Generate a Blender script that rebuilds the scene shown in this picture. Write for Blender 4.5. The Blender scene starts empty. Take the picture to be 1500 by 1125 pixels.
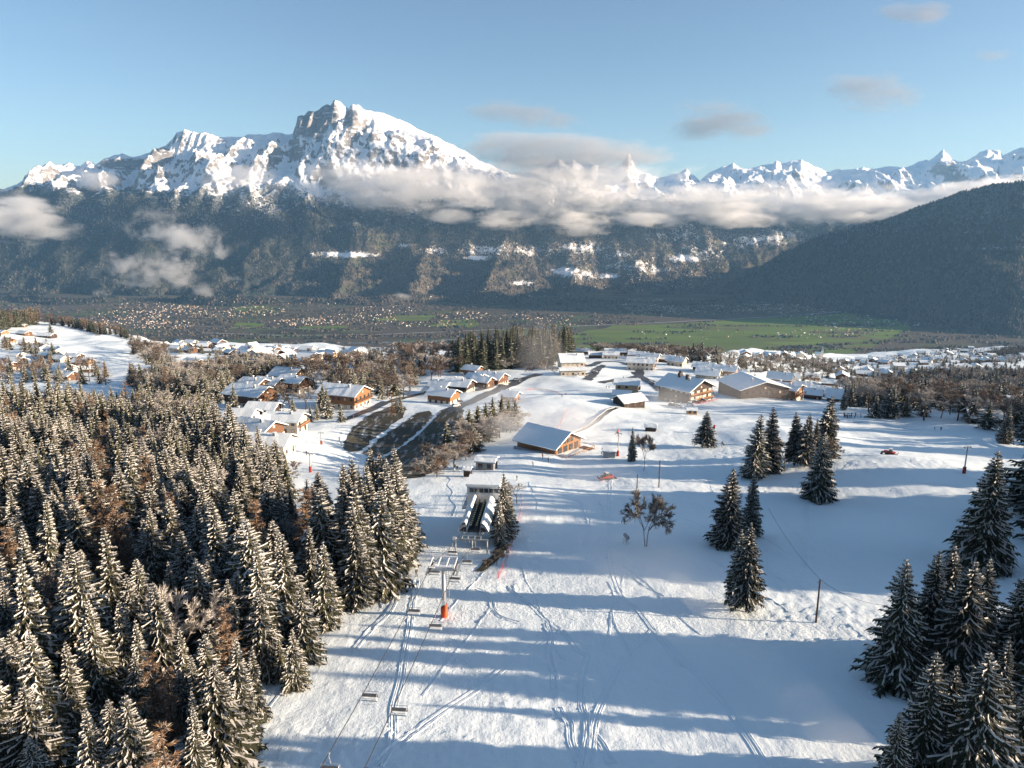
import bpy, math, random
import numpy as np
from mathutils import Vector, Matrix
from mathutils.geometry import delaunay_2d_cdt

rnd = random.Random(7)
sc = bpy.context.scene
COL = sc.collection
PI = math.pi
R = math.radians

# ------------------------------------------------------------------ camera geometry
F = 1040.0                    # focal length in pixels of the 1500 x 1125 frame
PITCH = math.atan(232.5 / F)
CP, SP = math.cos(PITCH), math.sin(PITCH)
SUN_EL, SUN_BACK = R(12.0), R(7.0)


def ray(px, py):
    u = (px - 750.0) / F
    v = (562.5 - py) / F
    return np.array([u, CP + v * SP, v * CP - SP])


def tz(py):                   # z / y of a picture row
    d = ray(750, py)
    return d[2] / d[1]


def ux(px, py):               # x / y of a picture point
    d = ray(px, py)
    return d[0] / d[1]


def proj(x, y, z):
    zc = y * CP - z * SP
    yc = z * CP + y * SP
    return 750 + F * x / zc, 562.5 - F * yc / zc


# ------------------------------------------------------------------ noise
def perlin(x, y, seed=0):
    xi = np.floor(x).astype(np.int64)
    yi = np.floor(y).astype(np.int64)
    xf = x - xi
    yf = y - yi

    def grad(ix, iy, dx, dy):
        h = (ix * 374761393 + iy * 668265263 + seed * 974711) & 0xFFFFFFFF
        h = ((h ^ (h >> 13)) * 1274126177) & 0xFFFFFFFF
        h = h ^ (h >> 16)
        a = (h & 0xFFFF) * (2 * np.pi / 65536.0)
        return np.cos(a) * dx + np.sin(a) * dy
    u = xf * xf * xf * (xf * (xf * 6 - 15) + 10)
    v = yf * yf * yf * (yf * (yf * 6 - 15) + 10)
    a = grad(xi, yi, xf, yf)
    b = grad(xi + 1, yi, xf - 1, yf)
    c = grad(xi, yi + 1, xf, yf - 1)
    d = grad(xi + 1, yi + 1, xf - 1, yf - 1)
    return 1.5 * ((a * (1 - u) + b * u) * (1 - v) + (c * (1 - u) + d * u) * v)


def fbm(x, y, octv=4, seed=0, gain=.5):
    s = 0
    a = 1.0
    for i in range(octv):
        s = s + a * perlin(x, y, seed + i * 17)
        x = x * 2.03 + 11.3
        y = y * 2.03 - 7.1
        a *= gain
    return s


def ridged(x, y, octv=5, seed=0, gain=.5):
    s = 0
    a = 1.0
    w = 1.0
    for i in range(octv):
        n = 1 - np.abs(perlin(x, y, seed + i * 31))
        n = n * n * w
        w = np.clip(n * 1.6, 0, 1)
        s = s + a * n
        x = x * 2.07 + 3.7
        y = y * 2.07 + 5.9
        a *= gain
    return s


def sst(a, b, x):
    t = np.clip((x - a) / (b - a), 0, 1)
    return t * t * (3 - 2 * t)


# ------------------------------------------------------------------ near terrain
E_PX = [-600, 0, 130, 220, 330, 480, 580, 650, 900, 1050, 1180, 1300, 1500, 2200]
E_Y = [1700, 1500, 1400, 1150, 1120, 1080, 1000, 900, 890, 930, 1650, 2200, 2500, 2600]
E_U = [(p - 750) / F / .985 for p in E_PX]


def H(x, y, fine=False):
    x = np.asarray(x, float)
    y = np.asarray(y, float)
    ys = np.maximum(y, 1.0)
    u = x / ys
    z = -43 - .13 * y
    wr = sst(.26, .5, u)
    z = z - wr * (30 * sst(250, 700, y) + 26 * sst(700, 2000, y))
    z = z + 44 * np.exp(-((x + 1080) ** 2 + (y - 1330) ** 2) / (2 * 310. ** 2))
    z = z + 14 * np.exp(-((x - 60) ** 2 + (y - 640) ** 2) / (2 * 130. ** 2)) * 0.5
    z = z + fbm(x / 60, y / 60, 3, 5) * 1.9 * sst(70, 240, y)
    z = z + fbm(x / 230, y / 230, 3, 9) * 6 * sst(250, 800, y)
    for cx, cy, sx, sy, am in ((22, 330, 30, 34, 5.5), (-5, 262, 26, 22, -2.5), (118, 185, 34, 24, 3.2), (70, 150, 26, 16, -1.6), (95, 240, 40, 24, 2.4), (10, 150, 18, 14, 1.0), (150, 330, 50, 30, 4.0)):
        z = z + am * np.exp(-((x - cx) / sx) ** 2 - ((y - cy) / sy) ** 2)
    # bare embankment beside the piste
    z = z - 5 * np.exp(-(((x + 45) / 26) ** 2 + ((y - 245) / 40) ** 2))
    e = np.interp(u, E_U, E_Y)
    d = y - e
    z = z - np.where(d > 0, .42 * d * sst(0, 220, d), 0)
    z = np.maximum(z, -738)
    if fine:
        near = 1 - sst(250, 600, y)
        z = z + near * (fbm(x / 9, y / 12, 3, 41) * .14 + fbm(x / 1.7, y / 1.7, 2, 77) * .022)
        chop = sst(-.1, .4, fbm(x / 28 + 3, y / 20, 2, 55))
        for cx, cy, rx, ry, am in ((44, 87, 17, 13, .22), (-10, 59, 14, 7, .22), (-2, 92, 16, 8, .14), (70, 190, 60, 30, .25), (20, 100, 9, 8, .12)):
            z = z + am * np.exp(-(((x - cx) / rx) ** 2 + ((y - cy) / ry) ** 2) ** 2) * np.abs(fbm(x / .85 + 7, y / .85, 2, 93))
        z = z + near * chop * np.abs(fbm(x / 1.5, y / 1.5, 2, 91)) * .22
    return z


_T = np.exp(np.linspace(math.log(18), math.log(3600), 520))


def at(px, py, h=0.0):
    """point of the terrain seen at a picture point (h metres above it)"""
    d = ray(px, py)
    d = d / d[1]
    t = _T
    for k in range(2):
        z = H(d[0] * t, t) + h - d[2] * t
        i = np.argmax(z > 0)
        if z[i] <= 0:
            return at(px, py + 1.0, h)
        i = max(i, 1)
        t = np.linspace(t[i - 1], t[i], 24)
    y = t[12]
    return Vector((d[0] * y, y, float(H(d[0] * y, y)) + h))


def zc_of(p):
    return p[1] * CP - p[2] * SP


# ------------------------------------------------------------------ materials
class N:
    def __init__(s, name):
        s.m = bpy.data.materials.new(name)
        s.m.use_nodes = True
        s.t = s.m.node_tree
        s.b = s.t.nodes['Principled BSDF']
        s.out = s.t.nodes['Material Output']

    def n(s, typ, **kw):
        nd = s.t.nodes.new(typ)
        for k, v in kw.items():
            if k.startswith('i_'):
                nd.inputs[k[2:].replace('_', ' ')].default_value = v
            else:
                setattr(nd, k, v)
        return nd

    def l(s, a, b):
        s.t.links.new(a, b)

    def coord(s, kind='Object', scale=None):
        c = s.n('ShaderNodeTexCoord')
        o = c.outputs[kind]
        if scale:
            mp = s.n('ShaderNodeMapping')
            mp.inputs['Scale'].default_value = scale
            s.l(o, mp.inputs['Vector'])
            o = mp.outputs['Vector']
        return o

    def noise(s, vec, scale, detail=4, rough=.55):
        nd = s.n('ShaderNodeTexNoise')
        nd.inputs['Scale'].default_value = scale
        nd.inputs['Detail'].default_value = detail
        nd.inputs['Roughness'].default_value = rough
        s.l(vec, nd.inputs['Vector'])
        return nd.outputs['Fac']

    def ramp(s, fac, stops):
        r = s.n('ShaderNodeValToRGB')
        el = r.color_ramp.elements
        while len(el) < len(stops):
            el.new(.5)
        for e, (p, c) in zip(el, stops):
            e.position = p
            e.color = (*c, 1) if len(c) == 3 else c
        s.l(fac, r.inputs['Fac'])
        return r.outputs['Color']

    def mix(s, fac, a, b):
        m = s.n('ShaderNodeMix', data_type='RGBA')
        for v, i in ((fac, 0), (a, 6), (b, 7)):
            if hasattr(v, 'links') or hasattr(v, 'is_linked'):
                s.l(v, m.inputs[i])
            elif i == 0:
                m.inputs[0].default_value = v
            else:
                m.inputs[i].default_value = (*v, 1)
        return m.outputs[2]

    def math(s, op, a, b=None, c=None, clamp=False):
        m = s.n('ShaderNodeMath', operation=op)
        m.use_clamp = clamp
        for k, v in enumerate((a, b, c)):
            if v is None:
                continue
            if hasattr(v, 'is_linked'):
                s.l(v, m.inputs[k])
            else:
                m.inputs[k].default_value = v
        return m.outputs[0]

    def bump(s, h, dist, strength=1.0, prev=None):
        b = s.n('ShaderNodeBump')
        b.inputs['Strength'].default_value = strength
        b.inputs['Distance'].default_value = dist
        s.l(h, b.inputs['Height'])
        if prev is not None:
            s.l(prev, b.inputs['Normal'])
        return b.outputs['Normal']

    def fin(s, col=None, rough=.6, nrm=None, spec=.3, metal=0.0):
        if col is not None:
            if hasattr(col, 'is_linked'):
                s.l(col, s.b.inputs['Base Color'])
            else:
                s.b.inputs['Base Color'].default_value = (*col, 1)
        s.b.inputs['Roughness'].default_value = rough
        s.b.inputs['Specular IOR Level'].default_value = spec
        s.b.inputs['Metallic'].default_value = metal
        if nrm is not None:
            s.l(nrm, s.b.inputs['Normal'])
        return s.m


def pmat(name, c1, c2=None, scale=3.0, rough=.6, bump=0.0, metal=0.0, spec=.3, stretch=(1, 1, 1), rand=0.0):
    q = N(name)
    c2 = c2 or tuple(v * .75 for v in c1)
    vec = q.coord('Object', stretch)
    nz = q.noise(vec, scale)
    fac = q.ramp(nz, [(.3, (0, 0, 0)), (.7, (1, 1, 1))])
    col = q.mix(fac, c1, c2)
    if rand:
        oi = q.n('ShaderNodeObjectInfo')
        hs = q.n('ShaderNodeHueSaturation')
        v = q.math('MULTIPLY_ADD', oi.outputs['Random'], rand * 2, 1 - rand)
        q.l(v, hs.inputs['Value'])
        q.l(col, hs.inputs['Color'])
        col = hs.outputs['Color']
    nr = q.bump(nz, bump) if bump else None
    return q.fin(col, rough, nr, spec, metal)


def snow_ground():
    q = N('snow_ground')
    v = q.coord('Object')
    a = q.noise(v, .35, 5, .6)
    b = q.noise(v, 2.2, 4, .65)
    vs = q.coord('Object', (.9, .12, 1))
    c = q.noise(vs, 1.2, 4, .6)
    big = q.noise(v, .03, 3, .5)
    msk = q.ramp(big, [(.42, (.15, .15, .15)), (.6, (1, 1, 1))])
    bb = q.math('MULTIPLY', b, msk)
    d = q.noise(v, 6.0, 3, .6)
    nr = q.bump(a, .22, .8)
    nr = q.bump(bb, .20, .8, nr)
    nr = q.bump(c, .09, .8, nr)
    nr = q.bump(d, .03, .7, nr)
    col = q.mix(q.ramp(big, [(.3, (0, 0, 0)), (.7, (1, 1, 1))]), (.82, .89, .91), (.79, .865, .89))
    return q.fin(col, .55, nr, .25)


M = {}
M['snow'] = snow_ground()
M['roofsnow'] = pmat('roof_snow', (.83, .885, .90), (.78, .835, .85), 1.2, .6, .08)
M['needle_frost'] = pmat('frosted_needles', (.028, .036, .020), (.062, .053, .028), .7, .8, 0, rand=.35)
M['needle'] = pmat('dark_needles', (.018, .028, .018), (.046, .044, .026), .7, .8, 0, rand=.3)
M['frost'] = pmat('branch_snow', (.62, .605, .585), (.33, .315, .295), 2.2, .7, 0, rand=.2)
M['larch'] = pmat('larch_twigs', (.22, .13, .07), (.15, .085, .045), .8, .8, 0, rand=.25)
M['twig'] = pmat('bare_twigs', (.17, .125, .095), (.11, .08, .06), .6, .85, 0, rand=.3)
M['twigfrost'] = pmat('frosted_twigs', (.46, .42, .38), (.3, .26, .22), .8, .8, 0, rand=.2)
M['bark'] = pmat('bark', (.10, .07, .05), (.05, .036, .028), 4, .9, .02, stretch=(1, 1, .2))
M['wood'] = pmat('brown_timber', (.135, .062, .032), (.075, .037, .021), 2.5, .65, .01, stretch=(.3, .3, 3), rand=.25)
M['woodlight'] = pmat('orange_timber', (.30, .145, .062), (.19, .088, .04), 2.5, .6, .01, stretch=(.3, .3, 3))
M['wooddark'] = pmat('dark_timber', (.06, .04, .03), (.03, .022, .018), 2.5, .7, .01, stretch=(.3, .3, 3))
M['ochre'] = pmat('ochre_render', (.62, .42, .24), (.52, .34, .19), 1.5, .8, .005)
M['cream'] = pmat('cream_render', (.66, .58, .48), (.56, .49, .40), 1.5, .8, .005, rand=.15)
M['concrete'] = pmat('grey_concrete', (.34, .34, .34), (.25, .25, .26), 1.5, .85, .01)
M['glass'] = pmat('window_glass', (.03, .04, .05), (.05, .06, .07), 1, .08, 0, 0, .6)
M['blind'] = pmat('pale_shutter', (.62, .55, .42), (.5, .43, .32), 1, .6)
M['steel'] = pmat('galvanised_steel', (.50, .52, .54), (.38, .40, .42), 3, .4, 0, .6)
M['greysteel'] = pmat('grey_painted_steel', (.34, .36, .37), (.27, .29, .3), 3, .5)
M['red'] = pmat('red_paint', (.36, .04, .03), (.28, .03, .02), 2, .45)
M['orange'] = pmat('orange_padding', (.80, .11, .03), (.66, .08, .02), 2, .6)
M['black'] = pmat('black_rubber', (.025, .025, .028), (.04, .04, .042), 3, .6)
M['blue'] = pmat('blue_tarp', (.03, .10, .42), (.02, .07, .3), 2, .5)
M['white'] = pmat('white_paint', (.75, .75, .74), (.66, .66, .66), 2, .45)
M['navy'] = pmat('navy_fabric', (.03, .04, .09), (.05, .06, .12), 8, .8)
M['redfab'] = pmat('red_fabric', (.5, .04, .05), (.38, .03, .04), 8, .8)
M['greyfab'] = pmat('grey_fabric', (.16, .16, .17), (.1, .1, .11), 8, .8)
M['skin'] = pmat('skin', (.55, .36, .27), (.5, .32, .24), 8, .6)
M['asphalt'] = pmat('wet_asphalt', (.075, .078, .085), (.05, .052, .058), .3, .5, .02)


def dirt_mat():
    q = N('bare_earth')
    v = q.coord('Object', (1.5, .3, .5))
    v2 = q.coord('Object')
    a = q.noise(v, .35, 6, .65)
    b = q.noise(v2, 1.6, 4, .6)
    earth = q.mix(b, (.040, .040, .030), (.085, .074, .046))  # earth and grass tones, darkened further for the shade lying on the bank
    fac = q.ramp(a, [(.52, (0, 0, 0)), (.72, (1, 1, 1))])
    fac = q.math('MULTIPLY', fac, .65)
    return q.fin(q.mix(fac, earth, (.7, .72, .75)), .8, q.bump(b, .15))


M['dirt'] = dirt_mat()


def net_mat():
    q = N('red_netting')
    q.fin((.34, .04, .045), .7)
    tr = q.n('ShaderNodeBsdfTransparent')
    mx = q.n('ShaderNodeMixShader')
    mx.inputs[0].default_value = .28
    q.l(tr.outputs[0], mx.inputs[1])
    q.l(q.b.outputs[0], mx.inputs[2])
    q.l(mx.outputs[0], q.out.inputs['Surface'])
    return q.m


M['net'] = net_mat()


def car_paint(name, c):
    return pmat(name, c, tuple(v * .9 for v in c), 1, .25, 0, 0, .5)


M['carwhite'] = car_paint('car_white', (.7, .7, .7))
M['cardark'] = car_paint('car_dark', (.04, .045, .055))
M['carred'] = car_paint('car_red', (.4, .04, .03))
M['carsilver'] = car_paint('car_silver', (.4, .42, .44))


# ------------------------------------------------------------------ mesh builders
class MB:
    def __init__(s):
        s.v, s.f, s.m = [], [], []

    def add(s, vs, fs, mi=0, mat=None):
        o = len(s.v)
        if mat is not None:
            vs = [tuple(mat @ Vector(p)) for p in vs]
        s.v += [tuple(p) for p in vs]
        s.f += [tuple(i + o for i in f) for f in fs]
        s.m += [mi] * len(fs)
        return s

    def box(s, x0, y0, z0, x1, y1, z1, mi=0, mat=None):
        vs = [(x0, y0, z0), (x1, y0, z0), (x1, y1, z0), (x0, y1, z0), (x0, y0, z1), (x1, y0, z1), (x1, y1, z1), (x0, y1, z1)]
        fs = [(0, 3, 2, 1), (4, 5, 6, 7), (0, 1, 5, 4), (1, 2, 6, 5), (2, 3, 7, 6), (3, 0, 4, 7)]
        return s.add(vs, fs, mi, mat)

    def tube(s, pts, r, n=6, mi=0, cap=True):
        pts = [Vector(p) for p in pts]
        if not isinstance(r, (list, tuple)):
            r = [r] * len(pts)
        vs, fs = [], []
        for i, p in enumerate(pts):
            d = (pts[min(i + 1, len(pts) - 1)] - pts[max(i - 1, 0)]).normalized()
            a = d.cross(Vector((0, 0, 1)) if abs(d.z) < .9 else Vector((1, 0, 0))).normalized()
            b = d.cross(a)
            for k in range(n):
                t = 2 * PI * k / n
                vs.append(tuple(p + a * (r[i] * math.cos(t)) + b * (r[i] * math.sin(t))))
        for i in range(len(pts) - 1):
            for k in range(n):
                k2 = (k + 1) % n
                fs.append((i * n + k, i * n + k2, (i + 1) * n + k2, (i + 1) * n + k))
        if cap:
            fs.append(tuple(range(n))[::-1])
            fs.append(tuple((len(pts) - 1) * n + k for k in range(n)))
        return s.add(vs, fs, mi)

    def prism(s, prof, y0, y1, mi=0, mat=None, axis='y'):
        """closed profile of (a, z) extruded along an axis"""
        n = len(prof)
        if axis == 'y':
            vs = [(a, y0, z) for a, z in prof] + [(a, y1, z) for a, z in prof]
        else:
            vs = [(y0, a, z) for a, z in prof] + [(y1, a, z) for a, z in prof]
        fs = [tuple(range(n)), tuple(range(n, 2 * n))[::-1]]
        for k in range(n):
            k2 = (k + 1) % n
            fs.append((k, k + n, k2 + n, k2))
        return s.add(vs, fs, mi, mat)

    def mesh(s, name, mats, smooth=False):
        me = bpy.data.meshes.new(name)
        me.from_pydata(s.v, [], s.f)
        if not isinstance(mats, (list, tuple)):
            mats = [mats]
        for m in mats:
            me.materials.append(m)
        if len(mats) > 1:
            me.polygons.foreach_set('material_index', s.m)
        if smooth:
            me.polygons.foreach_set('use_smooth', [True] * len(me.polygons))
        me.update()
        return me

    def build(s, name, mats, parent=None, smooth=False):
        return link(name, s.mesh(name, mats, smooth), parent)


def link(name, me, parent=None):
    o = bpy.data.objects.new(name, me)
    COL.objects.link(o)
    if parent is not None:
        o.parent = parent
    return o


def tag(o, label=None, cat=None, group=None, kind=None):
    if label:
        o['label'] = label
    if cat:
        o['category'] = cat
    if group:
        o['group'] = group
    if kind:
        o['kind'] = kind
    return o


def thing(name, label, cat, loc=(0, 0, 0), rz=0.0, group=None):
    o = bpy.data.objects.new(name, None)
    o.empty_display_size = .5
    COL.objects.link(o)
    o.location = loc
    o.rotation_euler = (0, 0, rz)
    return tag(o, label, cat, group)


KIDS = {}


def dup(root, loc, rz=0.0, scale=1.0, label=None, group=None):
    r = root.copy()
    COL.objects.link(r)
    r.location = loc
    r.rotation_euler = (0, 0, rz)
    r.scale = (scale,) * 3 if not isinstance(scale, tuple) else scale
    if label:
        r['label'] = label
    if group:
        r['group'] = group
    for ch in KIDS.setdefault(root.name, [o for o in root.children]):
        c = ch.copy()
        COL.objects.link(c)
        c.parent = r
        for g in KIDS.setdefault(ch.name, [o for o in ch.children]):
            d = g.copy()
            COL.objects.link(d)
            d.parent = c
    return r


def np_mesh(name, V, Fc, mats, mi=None, smooth=False, attrs=None):
    """V (n,3), Fc (m,k) arrays"""
    me = bpy.data.meshes.new(name)
    V = np.ascontiguousarray(V, np.float32)
    k = Fc.shape[1]
    me.vertices.add(len(V))
    me.vertices.foreach_set('co', V.ravel())
    me.loops.add(Fc.size)
    me.loops.foreach_set('vertex_index', np.ascontiguousarray(Fc, np.int32).ravel())
    me.polygons.add(len(Fc))
    me.polygons.foreach_set('loop_start', np.arange(0, Fc.size, k, dtype=np.int32))
    for m in mats:
        me.materials.append(m)
    if mi is not None:
        me.polygons.foreach_set('material_index', np.ascontiguousarray(mi, np.int32))
    if smooth:
        me.polygons.foreach_set('use_smooth', np.ones(len(Fc), bool))
    for nm, arr in (attrs or {}).items():
        at_ = me.attributes.new(nm, 'FLOAT', 'POINT')
        at_.data.foreach_set('value', np.ascontiguousarray(arr, np.float32).ravel())
    me.update(calc_edges=True)
    me.validate()
    return me


def grid_mesh(name, X, Y, Z, mats, attrs=None):
    r, c = X.shape
    V = np.stack([X, Y, Z], -1).reshape(-1, 3)
    idx = np.arange(r * c).reshape(r, c)
    Fc = np.stack([idx[:-1, :-1], idx[:-1, 1:], idx[1:, 1:], idx[1:, :-1]], -1).reshape(-1, 4)
    return np_mesh(name, V, Fc, mats, smooth=True, attrs=attrs)


# ------------------------------------------------------------------ ground sheet
def build_ground():
    ys = np.concatenate([np.linspace(-60, 22, 30), np.exp(np.linspace(math.log(24), math.log(3900), 760))])
    s = np.linspace(-1.45, 1.45, 1000)
    Y, S = np.meshgrid(ys, s, indexing='ij')
    X = S * (np.maximum(Y, 0) + 85)
    me = grid_mesh('ground', X, Y, H(X, Y, True), [M['snow']])
    tag(link('ground', me), kind='structure')


build_ground()


def patch(name, poly, mat, lift=.07, step=2.0, kind='structure', world=False):
    P = poly if world else [at(*p) for p in poly]
    P = [(p[0], p[1]) for p in P]
    xs = [p[0] for p in P]
    ys = [p[1] for p in P]

    def inside(x, y):
        c = False
        j = len(P) - 1
        for i in range(len(P)):
            if (P[i][1] > y) != (P[j][1] > y) and x < (P[j][0] - P[i][0]) * (y - P[i][1]) / (P[j][1] - P[i][1]) + P[i][0]:
                c = not c
            j = i
        return c
    # subdivide and roughen the outline
    Q = []
    for i in range(len(P)):
        a, b = P[i], P[(i + 1) % len(P)]
        n = max(1, int(math.hypot(b[0] - a[0], b[1] - a[1]) / step))
        for k in range(n):
            t = k / n
            j = step * .3
            Q.append(Vector((a[0] + (b[0] - a[0]) * t + rnd.uniform(-j, j), a[1] + (b[1] - a[1]) * t + rnd.uniform(-j, j))))
    n0 = len(Q)
    edges = [(i, (i + 1) % n0) for i in range(n0)]
    x = min(xs)
    while x < max(xs):
        y = min(ys)
        while y < max(ys):
            if inside(x, y):
                Q.append(Vector((x + rnd.uniform(-.2, .2) * step, y + rnd.uniform(-.2, .2) * step)))
            y += step
        x += step
    res = delaunay_2d_cdt(Q, edges, [], 1, 1e-4)
    V = np.array([(p.x, p.y) for p in res[0]])
    Z = H(V[:, 0], V[:, 1], True) + lift
    b = MB()
    b.add([(float(V[i, 0]), float(V[i, 1]), float(Z[i])) for i in range(len(V))], [tuple(f) for f in res[2]])
    o = b.build(name, mat, smooth=True)
    if kind:
        tag(o, kind=kind)
    return o


def strip_world(pts, w, lift, prof=None):
    """ribbon along world xy points, w wide, following the ground; prof = cross profile [(offset, height)]"""
    prof = prof or [(-w / 2, 0), (w / 2, 0)]
    pts = [Vector((p[0], p[1])) for p in pts]
    V, Fc = [], []
    for i, p in enumerate(pts):
        d = (pts[min(i + 1, len(pts) - 1)] - pts[max(i - 1, 0)])
        d = d.normalized() if d.length > 1e-6 else Vector((0, 1))
        nrm = Vector((-d.y, d.x))
        for o, h in prof:
            q = p + nrm * o
            V.append((q.x, q.y, h))
    V = np.array(V)
    V[:, 2] += H(V[:, 0], V[:, 1], True) + lift
    k = len(prof)
    for i in range(len(pts) - 1):
        for j in range(k - 1):
            a = i * k + j
            Fc.append((a, a + 1, a + k + 1, a + k))
    return V, Fc


def dense(pixpts, step=1.5):
    """catmull-rom through terrain points given as picture points"""
    P = [at(*p) for p in pixpts]
    P = [Vector((p.x, p.y)) for p in P]
    out = []
    for i in range(len(P) - 1):
        p0, p1, p2, p3 = P[max(i - 1, 0)], P[i], P[i + 1], P[min(i + 2, len(P) - 1)]
        n = max(2, int((p2 - p1).length / step))
        for k in range(n):
            t = k / n
            out.append(.5 * ((2 * p1) + (p2 - p0) * t + (2 * p0 - 5 * p1 + 4 * p2 - p3) * t * t + (3 * p1 - p0 - 3 * p2 + p3) * t ** 3))
    out.append(P[-1])
    return out


def road(name, pix, w, mat, lift=.1, step=2.0, prof=None, kind='structure'):
    V, Fc = strip_world(dense(pix, step), w, lift, prof)
    b = MB()
    b.add([tuple(map(float, p)) for p in V], Fc)
    o = b.build(name, mat, smooth=True)
    if kind:
        tag(o, kind=kind)
    return o


# ------------------------------------------------------------------ mountains and valley
def tab(px, lst):
    return np.interp(px, [a for a, b in lst], [b for a, b in lst])


def relief(levels, px0, px1, ncol, y0, y1, nrow, extra):
    """heights from crest lines, each a list of (px,row) at distances (px,y); returns X,Y,Z,px"""
    px = np.linspace(px0, px1, ncol)
    u = np.array([ux(p, 330) for p in px])
    ys = np.linspace(y0, y1, nrow)
    Z = np.zeros((nrow, ncol))
    lv = []
    for rows, yy in levels:
        Yl = tab(px, yy)
        if callable(rows):
            zl = rows(px, Yl)
        else:
            zl = np.array([tz(r) for r in tab(px, rows)]) * Yl
        lv.append((Yl, zl))
    LY = np.stack([a for a, b in lv])
    LZ = np.stack([b for a, b in lv])
    for c in range(ncol):
        Z[:, c] = np.interp(ys, LY[:, c], LZ[:, c])
    Y = np.repeat(ys[:, None], ncol, 1)
    X = Y * u[None, :]
    PX = np.repeat(px[None, :], nrow, 0)
    # fraction of the way between the levels, for masks
    S = np.zeros_like(Z)
    for c in range(ncol):
        S[:, c] = np.interp(ys, LY[:, c], np.arange(len(lv)))
    Z = extra(X, Y, Z, PX, S)
    return X, Y, Z, PX, S


CREST = [(-300, 330), (-120, 300), (0, 283), (40, 268), (62, 254), (85, 244), (112, 240), (128, 243), (138, 234), (146, 235), (150, 240), (168, 231), (190, 227), (205, 229), (235, 222), (255, 213),
         (266, 202), (272, 193), (285, 188), (300, 193), (312, 191), (330, 198), (352, 201), (366, 201), (380, 196), (400, 198), (415, 195), (428, 198),
         (437, 196), (443, 182), (446, 170), (456, 168), (462, 160), (470, 163), (478, 158), (488, 150), (494, 153), (499, 145), (504, 149), (512, 153),
         (519, 159), (524, 151), (533, 153), (540, 160), (560, 164), (580, 170), (600, 179), (620, 190), (640, 199), (660, 209), (690, 226), (705, 236),
         (740, 252), (800, 268), (900, 282), (1000, 292), (1200, 300), (1500, 320), (1700, 330)]


def massif_extra(X, Y, Z, PX, S):
    low = sst(1.05, 2.0, S) * (1 - sst(3.0, 4.0, S))
    mid = sst(2.6, 3.2, S) * (1 - sst(4.4, 5.0, S))
    up = sst(3.3, 4.0, S) * (1 - sst(4.55, 5.0, S) * .8)
    Z = Z + low * ((ridged(X / 620, Y / 1100, 4, 3) - .85) * 60 + fbm(X / 420, Y / 420, 5, 19) * 70) + sst(.6, 1.2, S) * (1 - sst(1.5, 2.0, S)) * fbm(X / 350, Y / 350, 3, 23) * 26
    Z = Z + mid * (ridged(X / 800, Y / 1000, 5, 8) - .9) * 130
    Z = Z + up * (ridged(X / 520 + .3, Y / 1100, 6, 21) - .9) * 120 * (1 - .55 * sst(530, 570, PX))
    cr = np.exp(-((S - 5.0) / .28) ** 2)
    Z = Z + cr * fbm(X / 60, Y / 200, 3, 33) * 9
    # spurs of the wooded foothills running down towards the valley
    sp = sst(1.05, 1.6, S) * (1 - sst(2.3, 3.1, S))
    for p, w, a in ((612, 40, 190), (722, 46, 230), (500, 34, 90), (835, 40, 90), (930, 45, 80), (350, 50, 90), (200, 60, 80)):
        d = (PX - p - (S - 2) * 22 + 8 * perlin(Y / 250, PX * 0 + p, 2)) / w
        prof = np.where(d < 0, np.exp(-np.abs(d) * 1.9), np.exp(-d * 1.0))
        Z = Z + sp * a * (prof - .35)
    # the shadowed rock wall west of the summit
    wall = np.exp(-((PX - 470) / 38) ** 2) * sst(4.25, 4.62, S) * (1 - sst(4.85, 5.0, S))
    Z = Z + wall * (45 + 60 * (ridged(X / 110, Y / 900, 3, 61) - .8))
    w2 = np.exp(-((PX - 285) / 40) ** 2) * sst(4.4, 4.7, S) * (1 - sst(4.9, 5.0, S))
    Z = Z + w2 * (25 + 40 * (ridged(X / 90, Y / 900, 3, 71) - .8))
    Z = Z + (low * .5 + mid + up) * fbm(X / 90, Y / 90, 3, 44) * 12
    return Z


MASS = relief([(lambda p, y: y * 0 - 745, [(0, 6300)]),
               (lambda p, y: y * 0 - 712 + 12 * np.sin(p / 40.), [(-300, 6700), (0, 7000), (60, 6650), (200, 6900), (330, 6500), (420, 6750), (560, 6500), (640, 6800), (720, 6550), (900, 6700), (1000, 6500), (1200, 7200)]),
               ([(-300, 398), (150, 388), (350, 384), (430, 388), (480, 378), (560, 378), (612, 380), (650, 386), (720, 376), (800, 388), (900, 404), (1000, 418), (1100, 428), (1250, 436), (1700, 436)],
                [(0, 7650), (500, 7600), (900, 7700), (1200, 8000)]),
               ([(-300, 330), (100, 312), (200, 300), (330, 292), (420, 305), (560, 325), (660, 332), (800, 340), (900, 345), (1000, 345), (1100, 350), (1200, 352), (1300, 355), (1700, 355)],
                [(0, 8900), (1200, 9100)]),
               ([(-300, 310), (0, 288), (60, 272), (100, 264), (150, 266), (200, 262), (270, 245), (330, 240), (400, 248), (440, 245), (500, 226), (560, 228), (640, 245), (700, 262), (760, 285), (900, 300), (1200, 320), (1700, 330)],
                [(0, 9700)]),
               (CREST, [(0, 10500)]),
               (lambda p, y: y * .02, [(0, 11800)]),
               (lambda p, y: y * 0 - 300, [(0, 13800)])],
              -300, 1600, 1150, 6350, 13700, 480, massif_extra)


def slope_of(X, Y, Z):
    zy, zx = np.gradient(Z)
    _, xx = np.gradient(X)
    yy, _ = np.gradient(Y)
    gx = zx / xx
    gy = zy / yy - gx * (X / Y)
    return np.sqrt(gx ** 2 + gy ** 2), gx, gy


def ell(PX, PY, lst):
    s = np.zeros_like(PX)
    for cx, cy, rx, ry, a in lst:
        s = np.maximum(s, a * np.exp(-(((PX - cx) / rx) ** 2 + ((PY - cy) / ry) ** 2) * 1.0))
    return s


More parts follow.
